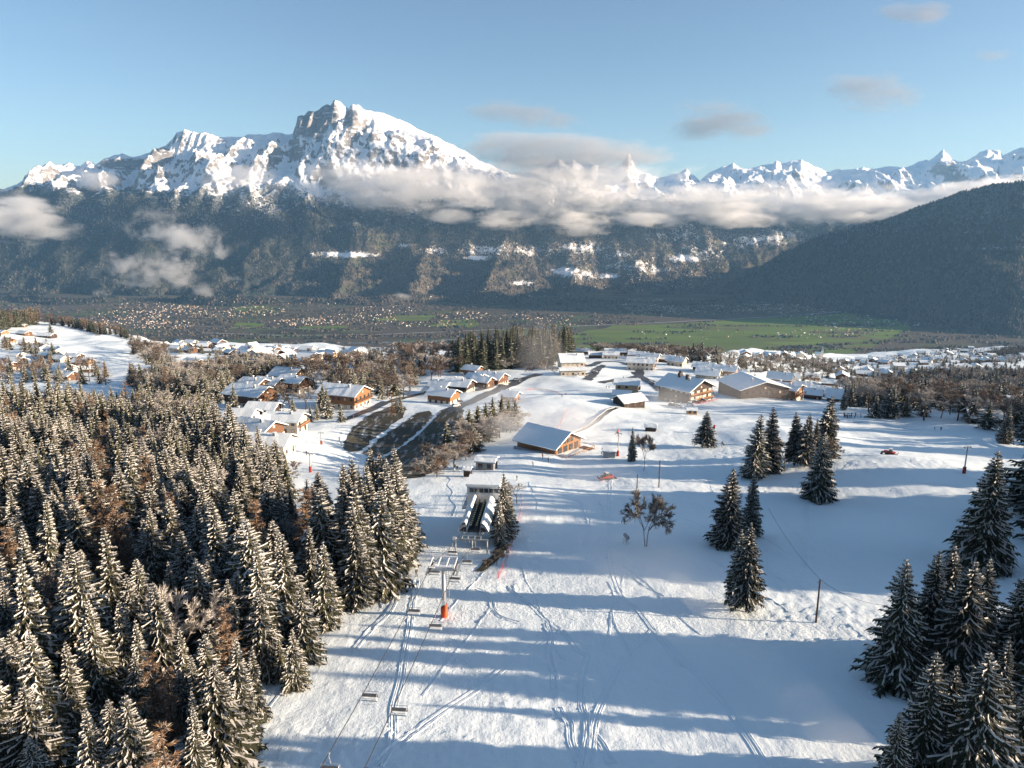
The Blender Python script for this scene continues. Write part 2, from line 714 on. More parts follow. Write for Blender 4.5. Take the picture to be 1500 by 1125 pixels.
def mountain_mat(name, scale=1.0, rockcol=(.27, .25, .24), forest=True):
    q = N(name)
    v = q.coord('Object')
    a = q.noise(v, .012 * scale, 6, .7)
    b = q.noise(v, .05 * scale, 4, .7)
    strat = q.noise(q.coord('Object', (.15, .15, 1.6)), .02 * scale, 4, .6)
    sn = q.n('ShaderNodeAttribute', attribute_name='snow').outputs['Fac']
    rk = q.n('ShaderNodeAttribute', attribute_name='rock').outputs['Fac']
    br = q.n('ShaderNodeAttribute', attribute_name='brown').outputs['Fac']
    big = q.noise(v, .0022 * scale, 4, .6)
    fine = q.noise(v, .16 * scale, 3, .7)
    dark = q.mix(q.ramp(fine, [(.35, (0, 0, 0)), (.65, (1, 1, 1))]), (.012, .019, .018), (.062, .068, .055))
    brown = q.mix(q.ramp(fine, [(.35, (0, 0, 0)), (.65, (1, 1, 1))]), (.045, .040, .032), (.16, .132, .10))
    grn = q.ramp(q.noise(v, .0035 * scale, 4, .6), [(.56, (0, 0, 0)), (.60, (1, 1, 1))])
    brown = q.mix(q.math('MULTIPLY', grn, .55), brown, (.06, .075, .032))
    dark = q.mix(q.ramp(big, [(.4, (0, 0, 0)), (.62, (1, 1, 1))]), dark, q.mix(b, (.035, .036, .028), (.07, .065, .05)))
    dark = q.mix(q.math('MULTIPLY', q.ramp(q.math('ADD', sn, q.math('MULTIPLY_ADD', q.noise(v, .03 * scale, 3, .7), .8, -.4)), [(.18, (0, 0, 0)), (.55, (1, 1, 1))]), .8), dark, (.26, .27, .275))
    low = q.mix(br, dark, brown)
    rock = q.mix(q.ramp(strat, [(.4, (0, 0, 0)), (.6, (1, 1, 1))]), rockcol, tuple(c * .55 for c in rockcol))
    t = q.math('ADD', sn, q.math('MULTIPLY_ADD', a, 1.3, -.65))
    t = q.math('ADD', t, q.math('MULTIPLY_ADD', b, .8, -.4))
    t = q.math('ADD', t, q.math('MULTIPLY_ADD', fine, .7, -.35))
    sfac = q.ramp(t, [(.42, (0, 0, 0)), (.62, (1, 1, 1))])
    r2 = q.math('ADD', rk, q.math('MULTIPLY_ADD', b, .5, -.25))
    rfac = q.ramp(r2, [(.42, (0, 0, 0)), (.56, (1, 1, 1))])
    # rock ledges keep a little snow
    led = q.ramp(q.math('MULTIPLY_ADD', a, .6, q.math('MULTIPLY', strat, .6)), [(.63, (0, 0, 0)), (.72, (1, 1, 1))])
    rock = q.mix(q.math('MULTIPLY', led, .8), rock, (.78, .79, .82))
    c = q.mix(sfac, low, (.86, .86, .88))
    c = q.mix(rfac, c, rock)
    nr = q.bump(b, 14 / scale, .8)
    nr = q.bump(a, 30 / scale, .6, nr)
    return q.fin(c, .85, nr, .1)


SNOWY = []


def build_massif():
    X, Y, Z, PX, S = MASS
    sl, gx, gy = slope_of(X, Y, Z)
    _, PY = proj(X, Y, Z)
    n = fbm(X / 380, Y / 380, 4, 12)
    alt = Z + n * 130
    snow = sst(-420, 600, alt) * .78 + sst(380, 760, alt) * 1.0 - .08 * (1 - sst(300, 520, PX)) * (1 - sst(500, 700, Z)) - .30 * (1 - sst(190, 290, PX)) * sst(0, 300, Z)  # less snow to the left: patchy cover plus mountain shade put into colour
    snow = snow - .25 * sst(.55, 1.0, sl) * (1 - sst(500, 800, alt))
    snow = np.maximum(snow, .12) + .08 * ell(PX, PY, [(860, 375, 170, 40, 1)]) + .74 * ell(PX, PY, [(505, 373, 45, 5, .9), (640, 367, 26, 8, .5), (712, 366, 44, 10, .55), (700, 378, 22, 4, .9), (780, 368, 40, 9, .42), (850, 364, 45, 10, .5), (905, 372, 30, 8, .45),
                               (830, 398, 24, 7, .9), (860, 402, 30, 9, .55), (920, 388, 50, 9, .42), (890, 404, 18, 5, .8), (960, 395, 40, 10, .42), (1010, 378, 30, 6, .85), (1030, 368, 45, 14, .45), (1120, 350, 70, 9, .55), (1150, 345, 40, 12, .5), (1100, 357, 50, 7, .5),
                               (765, 415, 18, 4, .7), (590, 360, 12, 4, .7), (1010, 345, 60, 14, .4), (230, 250, 90, 26, .28), (150, 262, 70, 14, .3)])
    rock = sst(1.15, 1.7, sl + n * .2) * sst(150, 520, Z) * .62
    rock = np.maximum(rock, np.exp(-((PX - 470) / 34) ** 4) * sst(4.55, 4.66, S) * (1 - sst(5.02, 5.06, S)) * .95)
    rock = np.maximum(rock, 0 * sst(-.18, .2, -(PX - 205) / 400) * np.exp(-((PX - 200) / 62) ** 4) * sst(4.62, 4.75, S) * .8)
    rock = np.maximum(rock, ell(PX, PY, [(205, 241, 52, 11, .95), (248, 228, 18, 16, .95), (180, 240, 30, 9, .9), (278, 204, 8, 12, .6), (330, 207, 40, 7, .5), (400, 206, 34, 6, .45),
                                         (458, 184, 15, 22, 1.0), (478, 178, 14, 24, 1.0), (497, 168, 10, 22, .95), (522, 176, 16, 24, .78), (540, 186, 8, 20, .6), (440, 222, 16, 12, .7), (600, 205, 40, 9, .42), (650, 222, 30, 8, .45)]))
    brown = (1 - sst(-420, -120, Z + n * 90)) * (1 - sst(330, 520, 560 - PX * .2)) + .35 * (1 - sst(-500, -250, Z))
    SNOWY.append(ell(PX, PY, [(505, 373, 50, 6, .9), (712, 366, 48, 10, .55), (700, 378, 22, 4, .9), (640, 367, 26, 8, .5), (830, 398, 26, 7, .9), (860, 402, 32, 9, .55), (780, 368, 40, 8, .42), (850, 364, 45, 9, .5), (920, 388, 50, 8, .45), (890, 404, 20, 5, .8), (960, 395, 40, 9, .42), (1010, 378, 32, 6, .85), (1120, 350, 60, 8, .5), (765, 415, 18, 4, .7)]))
    brown = np.clip((1 - sst(-260, 60, Z + n * 120)) * sst(380, 560, PX) * .95, 0, 1)  # brown woods, kept to the middle so their colour carries the sunlight there
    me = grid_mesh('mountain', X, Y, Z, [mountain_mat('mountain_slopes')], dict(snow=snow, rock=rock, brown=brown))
    tag(link('mountain', me), kind='structure')


build_massif()

# dark forested hill on the right
RC = [(950, 445), (1050, 428), (1100, 404), (1150, 374), (1200, 348), (1240, 335), (1290, 324), (1320, 315), (1350, 301), (1400, 284), (1440, 275), (1500, 266), (1540, 268), (1600, 290), (1680, 340), (1800, 410), (1950, 445), (2300, 450)]  # past the right edge the unseen crest is lowered to let sun into the valley


def hill_extra(X, Y, Z, PX, S):
    m = sst(1.0, 1.5, S) * (1 - sst(1.8, 2.0, S) * .85)
    Z = Z + m * ((ridged(X / 900 + 4, Y / 1100, 5, 13) - .9) * 130 + fbm(X / 300, Y / 300, 4, 16) * 35)
    return Z + sst(1.0, 1.2, S) * fbm(X / 70, Y / 70, 3, 14) * 6


HILL = []


def build_right_hill():
    X, Y, Z, PX, S = relief([(lambda p, y: y * 0 - 745, [(900, 7000), (1050, 6900), (1300, 5000), (1500, 4000), (1900, 3600)]),
                             (lambda p, y: y * 0 - 716, [(900, 7500), (1050, 7300), (1180, 6600), (1300, 5700), (1500, 4700), (1900, 4200)]),
                             (RC, [(900, 8400), (1100, 8000), (1250, 7000), (1400, 6300), (1500, 6000), (1900, 5800)]),
                             (lambda p, y: y * 0 - 500, [(900, 9600), (1500, 8600), (1900, 8600)])],
                            900, 2300, 620, 3600, 9500, 330, hill_extra)
    _, PY = proj(X, Y, Z)
    n = fbm(X / 300, Y / 300, 4, 15)
    snow = .18 * sst(-100, 300, Z + n * 160) + .10 + n * .05 + ell(PX, PY, [(1470, 363, 60, 3, .55), (1315, 383, 22, 2.5, .5), (1450, 378, 50, 4, .28)])
    HILL.append((X, Y, Z))
    me = grid_mesh('hill', X, Y, Z, [mountain_mat('wooded_hill', 1.3)], dict(snow=snow, rock=Z * 0, brown=Z * 0 + .15))
    tag(link('hill', me), kind='structure')


build_right_hill()

FC = [(500, 300), (700, 270), (770, 252), (795, 246), (808, 240), (818, 232), (828, 236), (838, 232), (846, 240), (855, 244), (865, 240), (880, 246), (895, 250), (907, 243), (914, 232), (918, 227), (922, 236), (932, 254), (960, 262), (990, 256),
      (1002, 248), (1010, 258), (1022, 268), (1035, 252), (1050, 246), (1068, 237), (1078, 246), (1100, 246), (1124, 240), (1130, 234), (1138, 240), (1155, 239), (1166, 235), (1178, 242), (1196, 249), (1206, 254), (1222, 250),
      (1240, 246), (1255, 241), (1268, 245), (1290, 247), (1305, 246), (1318, 243), (1335, 240), (1350, 236), (1360, 228), (1368, 221), (1376, 229), (1386, 238), (1396, 241), (1408, 234), (1420, 225), (1432, 220), (1448, 221), (1454, 229), (1475, 219), (1500, 211), (1560, 200), (1700, 190), (1900, 200)]


def far_extra(X, Y, Z, PX, S):
    m = sst(.3, 1.0, S) * (1 - sst(1.55, 2.0, S) * .75) * (1 - sst(2.1, 2.6, S))
    Z = Z + m * (ridged(X / 1300, Y / 1500, 6, 91) - .95) * 300
    # a sunlit shoulder in front of the last summits
    sh = np.exp(-((PX - 1440) / 60) ** 2) * np.exp(-((S - 1.55) / .15) ** 2)
    Z = Z + sh * 120
    return Z + np.exp(-((S - 2) / .2) ** 2) * fbm(X / 110, Y / 300, 3, 92) * 14


def build_far():
    X, Y, Z, PX, S = relief([(lambda p, y: y * 0 - 400, [(0, 11500)]), ([(0, 300), (900, 300), (1400, 300), (1900, 280)], [(0, 13200)]), (FC, [(0, 15200)]), (lambda p, y: y * 0 - 200, [(0, 19000)])],
                            500, 1900, 1000, 11700, 18500, 340, far_extra)
    sl, gx, gy = slope_of(X, Y, Z)
    n = fbm(X / 420, Y / 420, 4, 95)
    snow = Z * 0 + .95
    rock = sst(1.1, 1.8, sl + n * .25) * .62
    me = grid_mesh('far_mountain_range', X, Y, Z, [mountain_mat('snowy_range', .55, (.30, .28, .27))], dict(snow=snow, rock=rock, brown=Z * 0))
    tag(link('far_mountain_range', me), kind='structure')


build_far()


def valley_mat():
    q = N('valley_fields')
    v = q.coord('Object')
    wob = q.noise(v, .004, 4)
    vor = q.n('ShaderNodeTexVoronoi', feature='F1')
    mp = q.n('ShaderNodeMapping')
    mp.inputs['Scale'].default_value = (.0032, .0065, 1)
    mp.inputs['Rotation'].default_value = (0, 0, .25)
    q.l(v, mp.inputs['Vector'])
    q.l(mp.outputs['Vector'], vor.inputs['Vector'])
    vor.inputs['Scale'].default_value = 1.0
    sep = q.n('ShaderNodeSeparateColor')
    q.l(vor.outputs['Color'], sep.inputs['Color'])
    cellc = q.ramp(sep.outputs[0], [(.0, (.055, .05, .038)), (.4, (.08, .068, .046)), (.45, (.075, .11, .032)), (.7, (.09, .13, .04)), (.72, (.13, .105, .07)), (1, (.06, .064, .042))])
    woods = q.mix(q.noise(v, .03, 4, .7), (.05, .046, .036), (.17, .14, .10))
    f = q.ramp(q.noise(v, .0016, 5, .65), [(.45, (0, 0, 0)), (.55, (1, 1, 1))])
    c = q.mix(f, cellc, woods)
    c = q.mix(q.math('MULTIPLY', q.noise(v, .02, 5, .7), .5), c, (.05, .045, .035))
    return q.fin(c, .9, None, .1)


def green_mat():
    q = N('green_meadow')
    v = q.coord('Object')
    vor = q.n('ShaderNodeTexVoronoi', feature='F1')
    mp = q.n('ShaderNodeMapping')
    mp.inputs['Scale'].default_value = (.0024, .010, 1)
    mp.inputs['Rotation'].default_value = (0, 0, .12)
    q.l(v, mp.inputs['Vector'])
    q.l(mp.outputs['Vector'], vor.inputs['Vector'])
    vor.inputs['Scale'].default_value = 1.0
    sep = q.n('ShaderNodeSeparateColor')
    q.l(vor.outputs['Color'], sep.inputs['Color'])
    c = q.ramp(sep.outputs[0], [(0, (.115, .16, .032)), (.4, (.15, .22, .04)), (.7, (.125, .175, .04)), (.74, (.16, .145, .065)), (.86, (.10, .145, .036)), (1, (.17, .235, .05))])
    c = q.mix(q.math('MULTIPLY', q.noise(v, .012, 5, .7), .35), c, (.055, .07, .025))
    return q.fin(c, .9, None, .1)


M['valley'] = valley_mat()
M['green'] = green_mat()
M['farroad'] = pmat('pale_road', (.26, .25, .24), None, .02, .8)
M['river'] = pmat('river_water', (.16, .19, .18), (.1, .12, .12), .01, .25, 0, 0, .5)
VZ = -720.0


def vpt(px, py, z=VZ):
    d = ray(px, py)
    k = z / d[2]
    return Vector((d[0] * k, d[1] * k, z))


def build_valley():
    ys = np.linspace(1900, 9500, 60)
    s = np.linspace(-1.35, 1.35, 90)
    Y, S = np.meshgrid(ys, s, indexing='ij')
    X = S * Y
    tag(link('valley_floor', grid_mesh('valley_floor', X, Y, X * 0 + VZ, [M['valley']])), kind='structure')

    def flat(name, poly, mat, z, jit=0):
        b = MB()
        P = []
        for i in range(len(poly)):
            a, c = vpt(*poly[i], VZ), vpt(*poly[(i + 1) % len(poly)], VZ)
            for k in range(6):
                p = a.lerp(c, k / 6)
                P.append((p.x + rnd.uniform(-jit, jit), p.y + rnd.uniform(-jit, jit), VZ + z))
        b.add(P, [tuple(range(len(P)))])
        tag(b.build(name, mat), kind='structure')
    flat('meadow', [(820, 530), (838, 490), (900, 476), (1000, 474), (1090, 467), (1200, 462), (1290, 455), (1300, 462), (1335, 478), (1300, 500), (1240, 520), (1100, 540)], M['green'], .6, 25)
    flat('meadow', [(630, 478), (640, 470), (690, 468), (705, 474), (690, 480)], M['green'], .6, 15)
    flat('meadow', [(335, 482), (345, 473), (385, 472), (388, 480)], M['green'], .6, 15)
    flat('meadow', [(388, 512), (400, 507), (490, 504), (500, 512)], M['green'], .6, 15)
    flat('meadow', [(435, 484), (440, 478), (505, 477), (515, 482)], M['green'], .6, 15)
    flat('meadow', [(540, 470), (580, 462), (640, 462), (625, 470)], M['green'], .6, 15)
    flat('meadow', [(345, 455), (350, 448), (392, 447), (400, 454)], M['green'], .6, 15)
    flat('meadow', [(720, 485), (780, 481), (830, 482), (800, 488)], M['green'], .6, 15)

    def line(name, pix, w, mat, z):
        P = [vpt(*p) for p in pix]
        b = MB()
        vs, fs = [], []
        for i, p in enumerate(P):
            d = (P[min(i + 1, len(P) - 1)] - P[max(i - 1, 0)]).normalized()
            nrm = Vector((-d.y, d.x, 0)) * w / 2
            vs += [(p + nrm + Vector((0, 0, z))), (p - nrm + Vector((0, 0, z)))]
            if i:
                k = 2 * i
                fs.append((k - 2, k - 1, k + 1, k))
        b.add(vs, fs)
        tag(b.build(name, mat), kind='structure')
    line('highway', [(280, 487), (420, 492), (560, 490), (700, 484), (840, 478), (960, 473), (1080, 467), (1180, 461), (1250, 455), (1300, 449)], 34, M['farroad'], 1.2)
    line('river', [(380, 502), (520, 503), (620, 501), (680, 496), (740, 492)], 40, M['river'], 1.0)
    line('country_road', [(150, 470), (220, 474), (330, 480), (430, 481), (560, 486)], 14, M['farroad'], 1.1)


build_valley()


def cones(P, h, rad, rs):
    """small four-sided tree tops standing at the points P"""
    n = len(P)
    ang = rs.uniform(0, 6.28, n)
    V = np.zeros((n, 5, 3))
    for k in range(4):
        a = ang + k * PI / 2
        V[:, k, 0] = P[:, 0] + rad * np.cos(a)
        V[:, k, 1] = P[:, 1] + rad * np.sin(a)
        V[:, k, 2] = P[:, 2] - 2 + h * .12
    V[:, 4] = P
    V[:, 4, 2] += h
    o = (np.arange(n) * 5)[:, None]
    Fc = np.concatenate([np.concatenate([o + k, o + (k + 1) % 4, o + 4], 1) for k in range(4)], 0)
    return V.reshape(-1, 3), Fc


def far_forest():
    rs = np.random.RandomState(5)
    mats = [pmat('far_conifers', (.012, .020, .017), (.022, .028, .020), .01, .9), pmat('far_brown_trees', (.10, .078, .057), (.15, .12, .09), .01, .9), pmat('far_frosted_trees', (.16, .165, .17), (.11, .115, .12), .01, .9)]
    VV, FF, MM = [], [], []
    n0 = 0

    def add(P, h, rad, m):
        nonlocal n0
        V, Fc = cones(P, h, rad, rs)
        VV.append(V)
        FF.append(Fc + n0)
        MM.append(np.tile(m, 4))
        n0 += len(V)
    for (X, Y, Z), n, zmax, sno in (((MASS[0], MASS[1], MASS[2]), 90000, 330, SNOWY[0]), (HILL[0], 40000, 900, None)):
        T = Z / Y
        mx = np.maximum.accumulate(T, 0)
        vis = np.zeros(Z.shape, bool)
        vis[1:] = T[1:] > mx[:-1] - .004
        PXX, PYY = proj(X, Y, Z)
        clump = fbm(X / 160, Y / 160, 3, 66)
        ok = vis & (Z < zmax) & (Z > -715) & (PXX > -60) & (PXX < 1560) & (clump > -.28 - .25 * (Z > -450))
        if sno is not None:
            ok &= sno + fbm(X / 60, Y / 60, 2, 67) * .3 < .34
        idx = np.argwhere(ok)
        pick = idx[rs.randint(0, len(idx), n)]
        i, j = pick[:, 0], pick[:, 1]
        P = np.stack([X[i, j], Y[i, j], Z[i, j]], 1)
        P[:, 0] += rs.uniform(-7, 7, n)
        h = rs.uniform(10, 26, n)
        frost = rs.uniform(0, 1, n) < np.clip((P[:, 2] + 250) / 700, 0, .55)
        brown = rs.uniform(0, 1, n) < np.clip(.75 - (P[:, 2] + 700) / 950, .12, .75) * (.35 + .65 * sst(380, 560, PXX[i, j]))  # extra brown trees mid-slope, sunlight put in as warmer colour
        m = np.where(brown, 1, 0)
        m = np.where(frost, 2, m)
        add(P, h, h * rs.uniform(.28, .5, n), m)
    # hedges and copses of the valley floor
    n = 30000
    px, py = rs.uniform(-60, 1560, n), 440 + 78 * rs.uniform(0, 1, n) ** 1.3
    P = np.array([vpt(a, b) for a, b in zip(px, py)])
    c = fbm(P[:, 0] / 520, P[:, 1] / 170, 4, 31)
    keep = c > np.where((px > 830) & (px < 1320) & (py > 455), .34, .02)
    P = P[keep]
    n = len(P)
    h = rs.uniform(6, 16, n)
    add(P, h, h * rs.uniform(.5, 1.1, n), np.where(rs.uniform(0, 1, n) < .6, 1, 0))
    me = np_mesh('mountain_forest', np.concatenate(VV), np.concatenate(FF), mats, np.concatenate(MM))
    tag(link('mountain_forest', me), 'far wooded slopes and copses of the valley and mountains', 'forest', None, 'stuff')


far_forest()


# ------------------------------------------------------------------ air, clouds
def box_mesh(name, x0, y0, z0, x1, y1, z1, mat):
    return MB().box(x0, y0, z0, x1, y1, z1).build(name, mat)


def build_haze():
    m = bpy.data.materials.new('haze_air')
    m.use_nodes = True
    t = m.node_tree
    t.nodes.remove(t.nodes['Principled BSDF'])
    v = t.nodes.new('ShaderNodeVolumePrincipled')
    v.inputs['Color'].default_value = (.30, .61, 1.0, 1)
    v.inputs['Density'].default_value = HAZE
    v.inputs['Anisotropy'].default_value = .1
    t.links.new(v.outputs['Volume'], t.nodes['Material Output'].inputs['Volume'])
    o = box_mesh('haze', -21000, -700, -760, 21000, 19500, 1850, m)
    tag(o, kind='stuff')


HAZE = 1.9e-5
build_haze()


def cloud_mat(name, dens, nscale, thr, soft, stretch=(1, 1, 1), detail=5, aniso=.35, seed=0.0, col=(.98, .97, .96)):
    """density from noise times a fall-off towards the hull of the unit sphere the cloud is scaled from"""
    m = bpy.data.materials.new(name)
    m.use_nodes = True
    t = m.node_tree
    t.nodes.remove(t.nodes['Principled BSDF'])
    q = N.__new__(N)
    q.m, q.t = m, t
    tc = t.nodes.new('ShaderNodeTexCoord')
    geo = t.nodes.new('ShaderNodeNewGeometry')
    ln = q.n('ShaderNodeVectorMath', operation='LENGTH')
    q.l(tc.outputs['Object'], ln.inputs[0])
    mp = q.n('ShaderNodeMapping')
    mp.inputs['Scale'].default_value = tuple(nscale * s for s in stretch)
    mp.inputs['Location'].default_value = (seed, seed * 1.7, -seed)
    q.l(geo.outputs['Position'], mp.inputs['Vector'])
    wn = q.n('ShaderNodeTexNoise')
    wn.inputs['Scale'].default_value = .8
    wn.inputs['Detail'].default_value = 2
    q.l(mp.outputs['Vector'], wn.inputs['Vector'])
    wv = q.n('ShaderNodeVectorMath', operation='MULTIPLY_ADD')
    q.l(wn.outputs['Color'], wv.inputs[0])
    wv.inputs[1].default_value = (1.1, 1.1, 1.1)
    q.l(mp.outputs['Vector'], wv.inputs[2])
    nz = q.noise(wv.outputs[0], 1.0, detail, .62)
    fall = q.math('SUBTRACT', 1.0, q.math('POWER', ln.outputs['Value'], 2.0))
    # noise threshold rises towards the hull
    th = q.math('MULTIPLY_ADD', fall, -soft, thr)
    d = q.math('SUBTRACT', nz, th)
    d = q.math('MULTIPLY', d, 6.0, clamp=True)
    edge = q.math('MULTIPLY', fall, 4.0, clamp=True)
    d = q.math('MULTIPLY', d, edge)
    d = q.math('MULTIPLY', d, dens)
    v = t.nodes.new('ShaderNodeVolumePrincipled')
    v.inputs['Color'].default_value = (*col, 1)
    v.inputs['Anisotropy'].default_value = aniso
    q.l(d, v.inputs['Density'])
    q.l(v.outputs['Volume'], t.nodes['Material Output'].inputs['Volume'])
    return m


def sphere_mesh(name, mat, nu=20, nv=12):
    b = MB()
    vs = [(0, 0, 1)]
    for i in range(1, nv):
        a = PI * i / nv
        for k in range(nu):
            c = 2 * PI * k / nu
            vs.append((math.sin(a) * math.cos(c), math.sin(a) * math.sin(c), math.cos(a)))
    vs.append((0, 0, -1))
    fs = [(0, 1 + k, 1 + (k + 1) % nu) for k in range(nu)]
    for i in range(nv - 2):
        for k in range(nu):
            a, c = 1 + i * nu + k, 1 + i * nu + (k + 1) % nu
            fs.append((a, a + nu, c + nu, c))
    e = len(vs) - 1
    fs += [(e, e - nu + (k + 1) % nu, e - nu + k) for k in range(nu)]
    b.add(vs, fs)
    return b.mesh(name, mat)


def cloud(px, py, y, rx_px, ry_px, ry_m, mat, label, group=None, roll=0.0, name='cloud', cat='cloud', kind='stuff'):
    d = ray(px, py)
    d = d / d[1]
    p = d * y
    z = zc_of(p)
    o = link(name, sphere_mesh(name, mat))
    o.location = p
    o.scale = (rx_px * z / F, ry_m, ry_px * z / F)
    o.rotation_euler = (0, roll, 0)
    tag(o, label, cat, group, kind)
    return o


def build_clouds():
    thick = cloud_mat('cloud_thick', .0042, .0044, .72, .44, (.6, 1, 1.7), 7)
    thick2 = cloud_mat('cloud_bank', .0046, .0052, .73, .44, (.6, 1, 1.6), 7, seed=3.1)
    grey = cloud_mat('cloud_grey', .0030, .0026, .70, .46, (.45, 1, 2.0), 6, .2, 4.4, (.62, .60, .60))  # cloud shade put into a darker volume colour
    thin = cloud_mat('cloud_thin', .0040, .0036, .74, .38, (.6, 1, 1.6), 6, seed=7.7)
    wisp = cloud_mat('cloud_wisp', .0065, .0045, .74, .30, (1, 1, 1.2), 7, seed=1.3)
    high = cloud_mat('cloud_high', .0021, .0024, .73, .40, (.6, 1, 1.8), 6, .1, 5.2, (.42, .40, .40))  # dim colour stands in for the shade on these clouds
    g = 'clouds hanging across the mountains'
    cloud(585, 272, 8300, 195, 52, 520, thick, 'long grey cloud bank lying below the rocky snow peak', g, R(3))
    cloud(790, 285, 8900, 205, 64, 420, thick2, 'bulky bright cloud in the middle of the cloud band', g)
    cloud(1000, 300, 9050, 200, 42, 420, thick, 'cloud bank above the sunlit middle valley villages', g)
    cloud(1215, 305, 9300, 220, 36, 600, thick2, 'white cloud bank under the far snowy range', g, R(-1))
    cloud(1400, 285, 9400, 190, 26, 500, thick, 'cloud bank rising behind the dark wooded hill', g, R(-9))
    cloud(815, 225, 9000, 195, 38, 500, grey, 'flat grey cloud layer right of the rocky peak', g, R(2))
    for i, (a, b_, c, d) in enumerate(((735, 322, 60, 22), (850, 328, 70, 24), (660, 318, 60, 16), (940, 322, 70, 18), (1080, 322, 80, 18))):
        cloud(a, b_, 8600 + 60 * i, c, d, 260, thick2, ('small bright cloud puff under the middle of the cloud band', 'rounded bright puff at the lowest point of the cloud band', 'ragged puff below the left half of the cloud band', 'ragged puff below the right half of the cloud band', 'puff of cloud above the far snowy forest slope')[i], g)
    cloud(800, 266, 9000, 310, 66, 400, thin, 'wide translucent veil of cloud around the centre of the band', g)
    cloud(1150, 292, 9300, 300, 40, 450, thin, 'wide translucent veil of cloud along the right half of the band', g)
    cloud(8, 316, 7000, 140, 60, 500, thin, 'soft grey cloud at the left edge of the view', g, R(6))
    cloud(10, 312, 7000, 110, 46, 500, thin, 'dense cloud lump against the left mountain foot', g, R(6))
    cloud(135, 262, 9000, 75, 22, 300, thin, 'thin cloud scrap on the left mountain shoulder', g)
    cloud(345, 262, 8600, 90, 36, 350, thin, 'cloud scrap in front of the left snowy crest', g, R(-8))
    cloud(262, 345, 7200, 120, 60, 350, wisp, 'torn mist rising along the shaded left mountainside', g, R(14))
    cloud(230, 395, 7000, 140, 48, 300, wisp, 'low torn mist over the shaded valley side', g, R(-6))
    cloud(150, 430, 6800, 34, 12, 150, wisp, 'small white mist scrap low at the left valley side', g)
    cloud(300, 425, 6800, 24, 24, 150, wisp, 'small upright mist wisp above the valley village', g)
    cloud(355, 408, 6900, 50, 10, 150, wisp, 'thin flat mist streak on the shaded wooded slope', g)
    cloud(583, 437, 6700, 36, 15, 150, wisp, 'small mist patch at the foot of the wooded spurs', g)
    cloud(1055, 182, 9500, 115, 44, 500, high, 'grey cloud floating alone in the blue sky', g, R(8))
    cloud(770, 170, 9500, 120, 30, 400, high, 'faint grey cloud streak above the cloud band', g, R(5))
    cloud(1270, 130, 9500, 110, 44, 400, high, 'faint warm cloud wisp high in the right sky', g, R(8))
    cloud(1335, 22, 9500, 70, 28, 300, high, 'faint cloud at the top right of the sky', g)
    cloud(1455, 80, 9500, 50, 14, 300, high, 'tiny faint cloud streak near the right sky edge', g)


build_clouds()


# ------------------------------------------------------------------ camera, sun, sky
def build_light():
    cam = bpy.data.cameras.new('camera')
    co = bpy.data.objects.new('camera', cam)
    COL.objects.link(co)
    cam.sensor_width = 36
    cam.lens = 36 * F / 1500
    cam.clip_start = .5
    cam.clip_end = 60000
    co.rotation_euler = (PI / 2 - PITCH, 0, 0)
    sc.camera = co
    w = bpy.data.worlds.new('World')
    sc.world = w
    w.use_nodes = True
    nt = w.node_tree
    sky = nt.nodes.new('ShaderNodeTexSky')
    sky.sky_type = 'NISHITA'
    sky.sun_disc = False
    sky.sun_elevation = SUN_EL
    sky.sun_rotation = PI / 2 + SUN_BACK
    sky.altitude = 1200
    sky.air_density = 1.0
    sky.dust_density = 1.7
    sky.ozone_density = 1.9
    bg = nt.nodes['Background']
    bg.inputs['Strength'].default_value = .06
    nt.links.new(sky.outputs['Color'], bg.inputs['Color'])
    s = bpy.data.lights.new('sun', 'SUN')
    s.energy = 5.0
    s.angle = R(.5)
    s.color = (1.0, .80, .60)
    so = bpy.data.objects.new('sun', s)
    COL.objects.link(so)
    to = Vector((math.cos(SUN_EL) * math.cos(SUN_BACK), -math.cos(SUN_EL) * math.sin(SUN_BACK), math.sin(SUN_EL)))
    so.rotation_euler = to.to_track_quat('Z', 'Y').to_euler()
    sc.view_settings.view_transform = 'Standard'
    sc.view_settings.look = 'None'
    sc.view_settings.exposure = 1.58
    sc.view_settings.gamma = 1
    cy = sc.cycles
    sc.render.engine = 'CYCLES'
    cy.max_bounces = 7
    cy.diffuse_bounces = 3
    cy.glossy_bounces = 2
    cy.transmission_bounces = 2
    cy.volume_bounces = 4
    cy.transparent_max_bounces = 8
    cy.volume_step_rate = 1.5
    cy.volume_max_steps = 256
    cy.use_denoising = True
    cy.adaptive_threshold = .02
    cy.sample_clamp_indirect = 6


build_light()
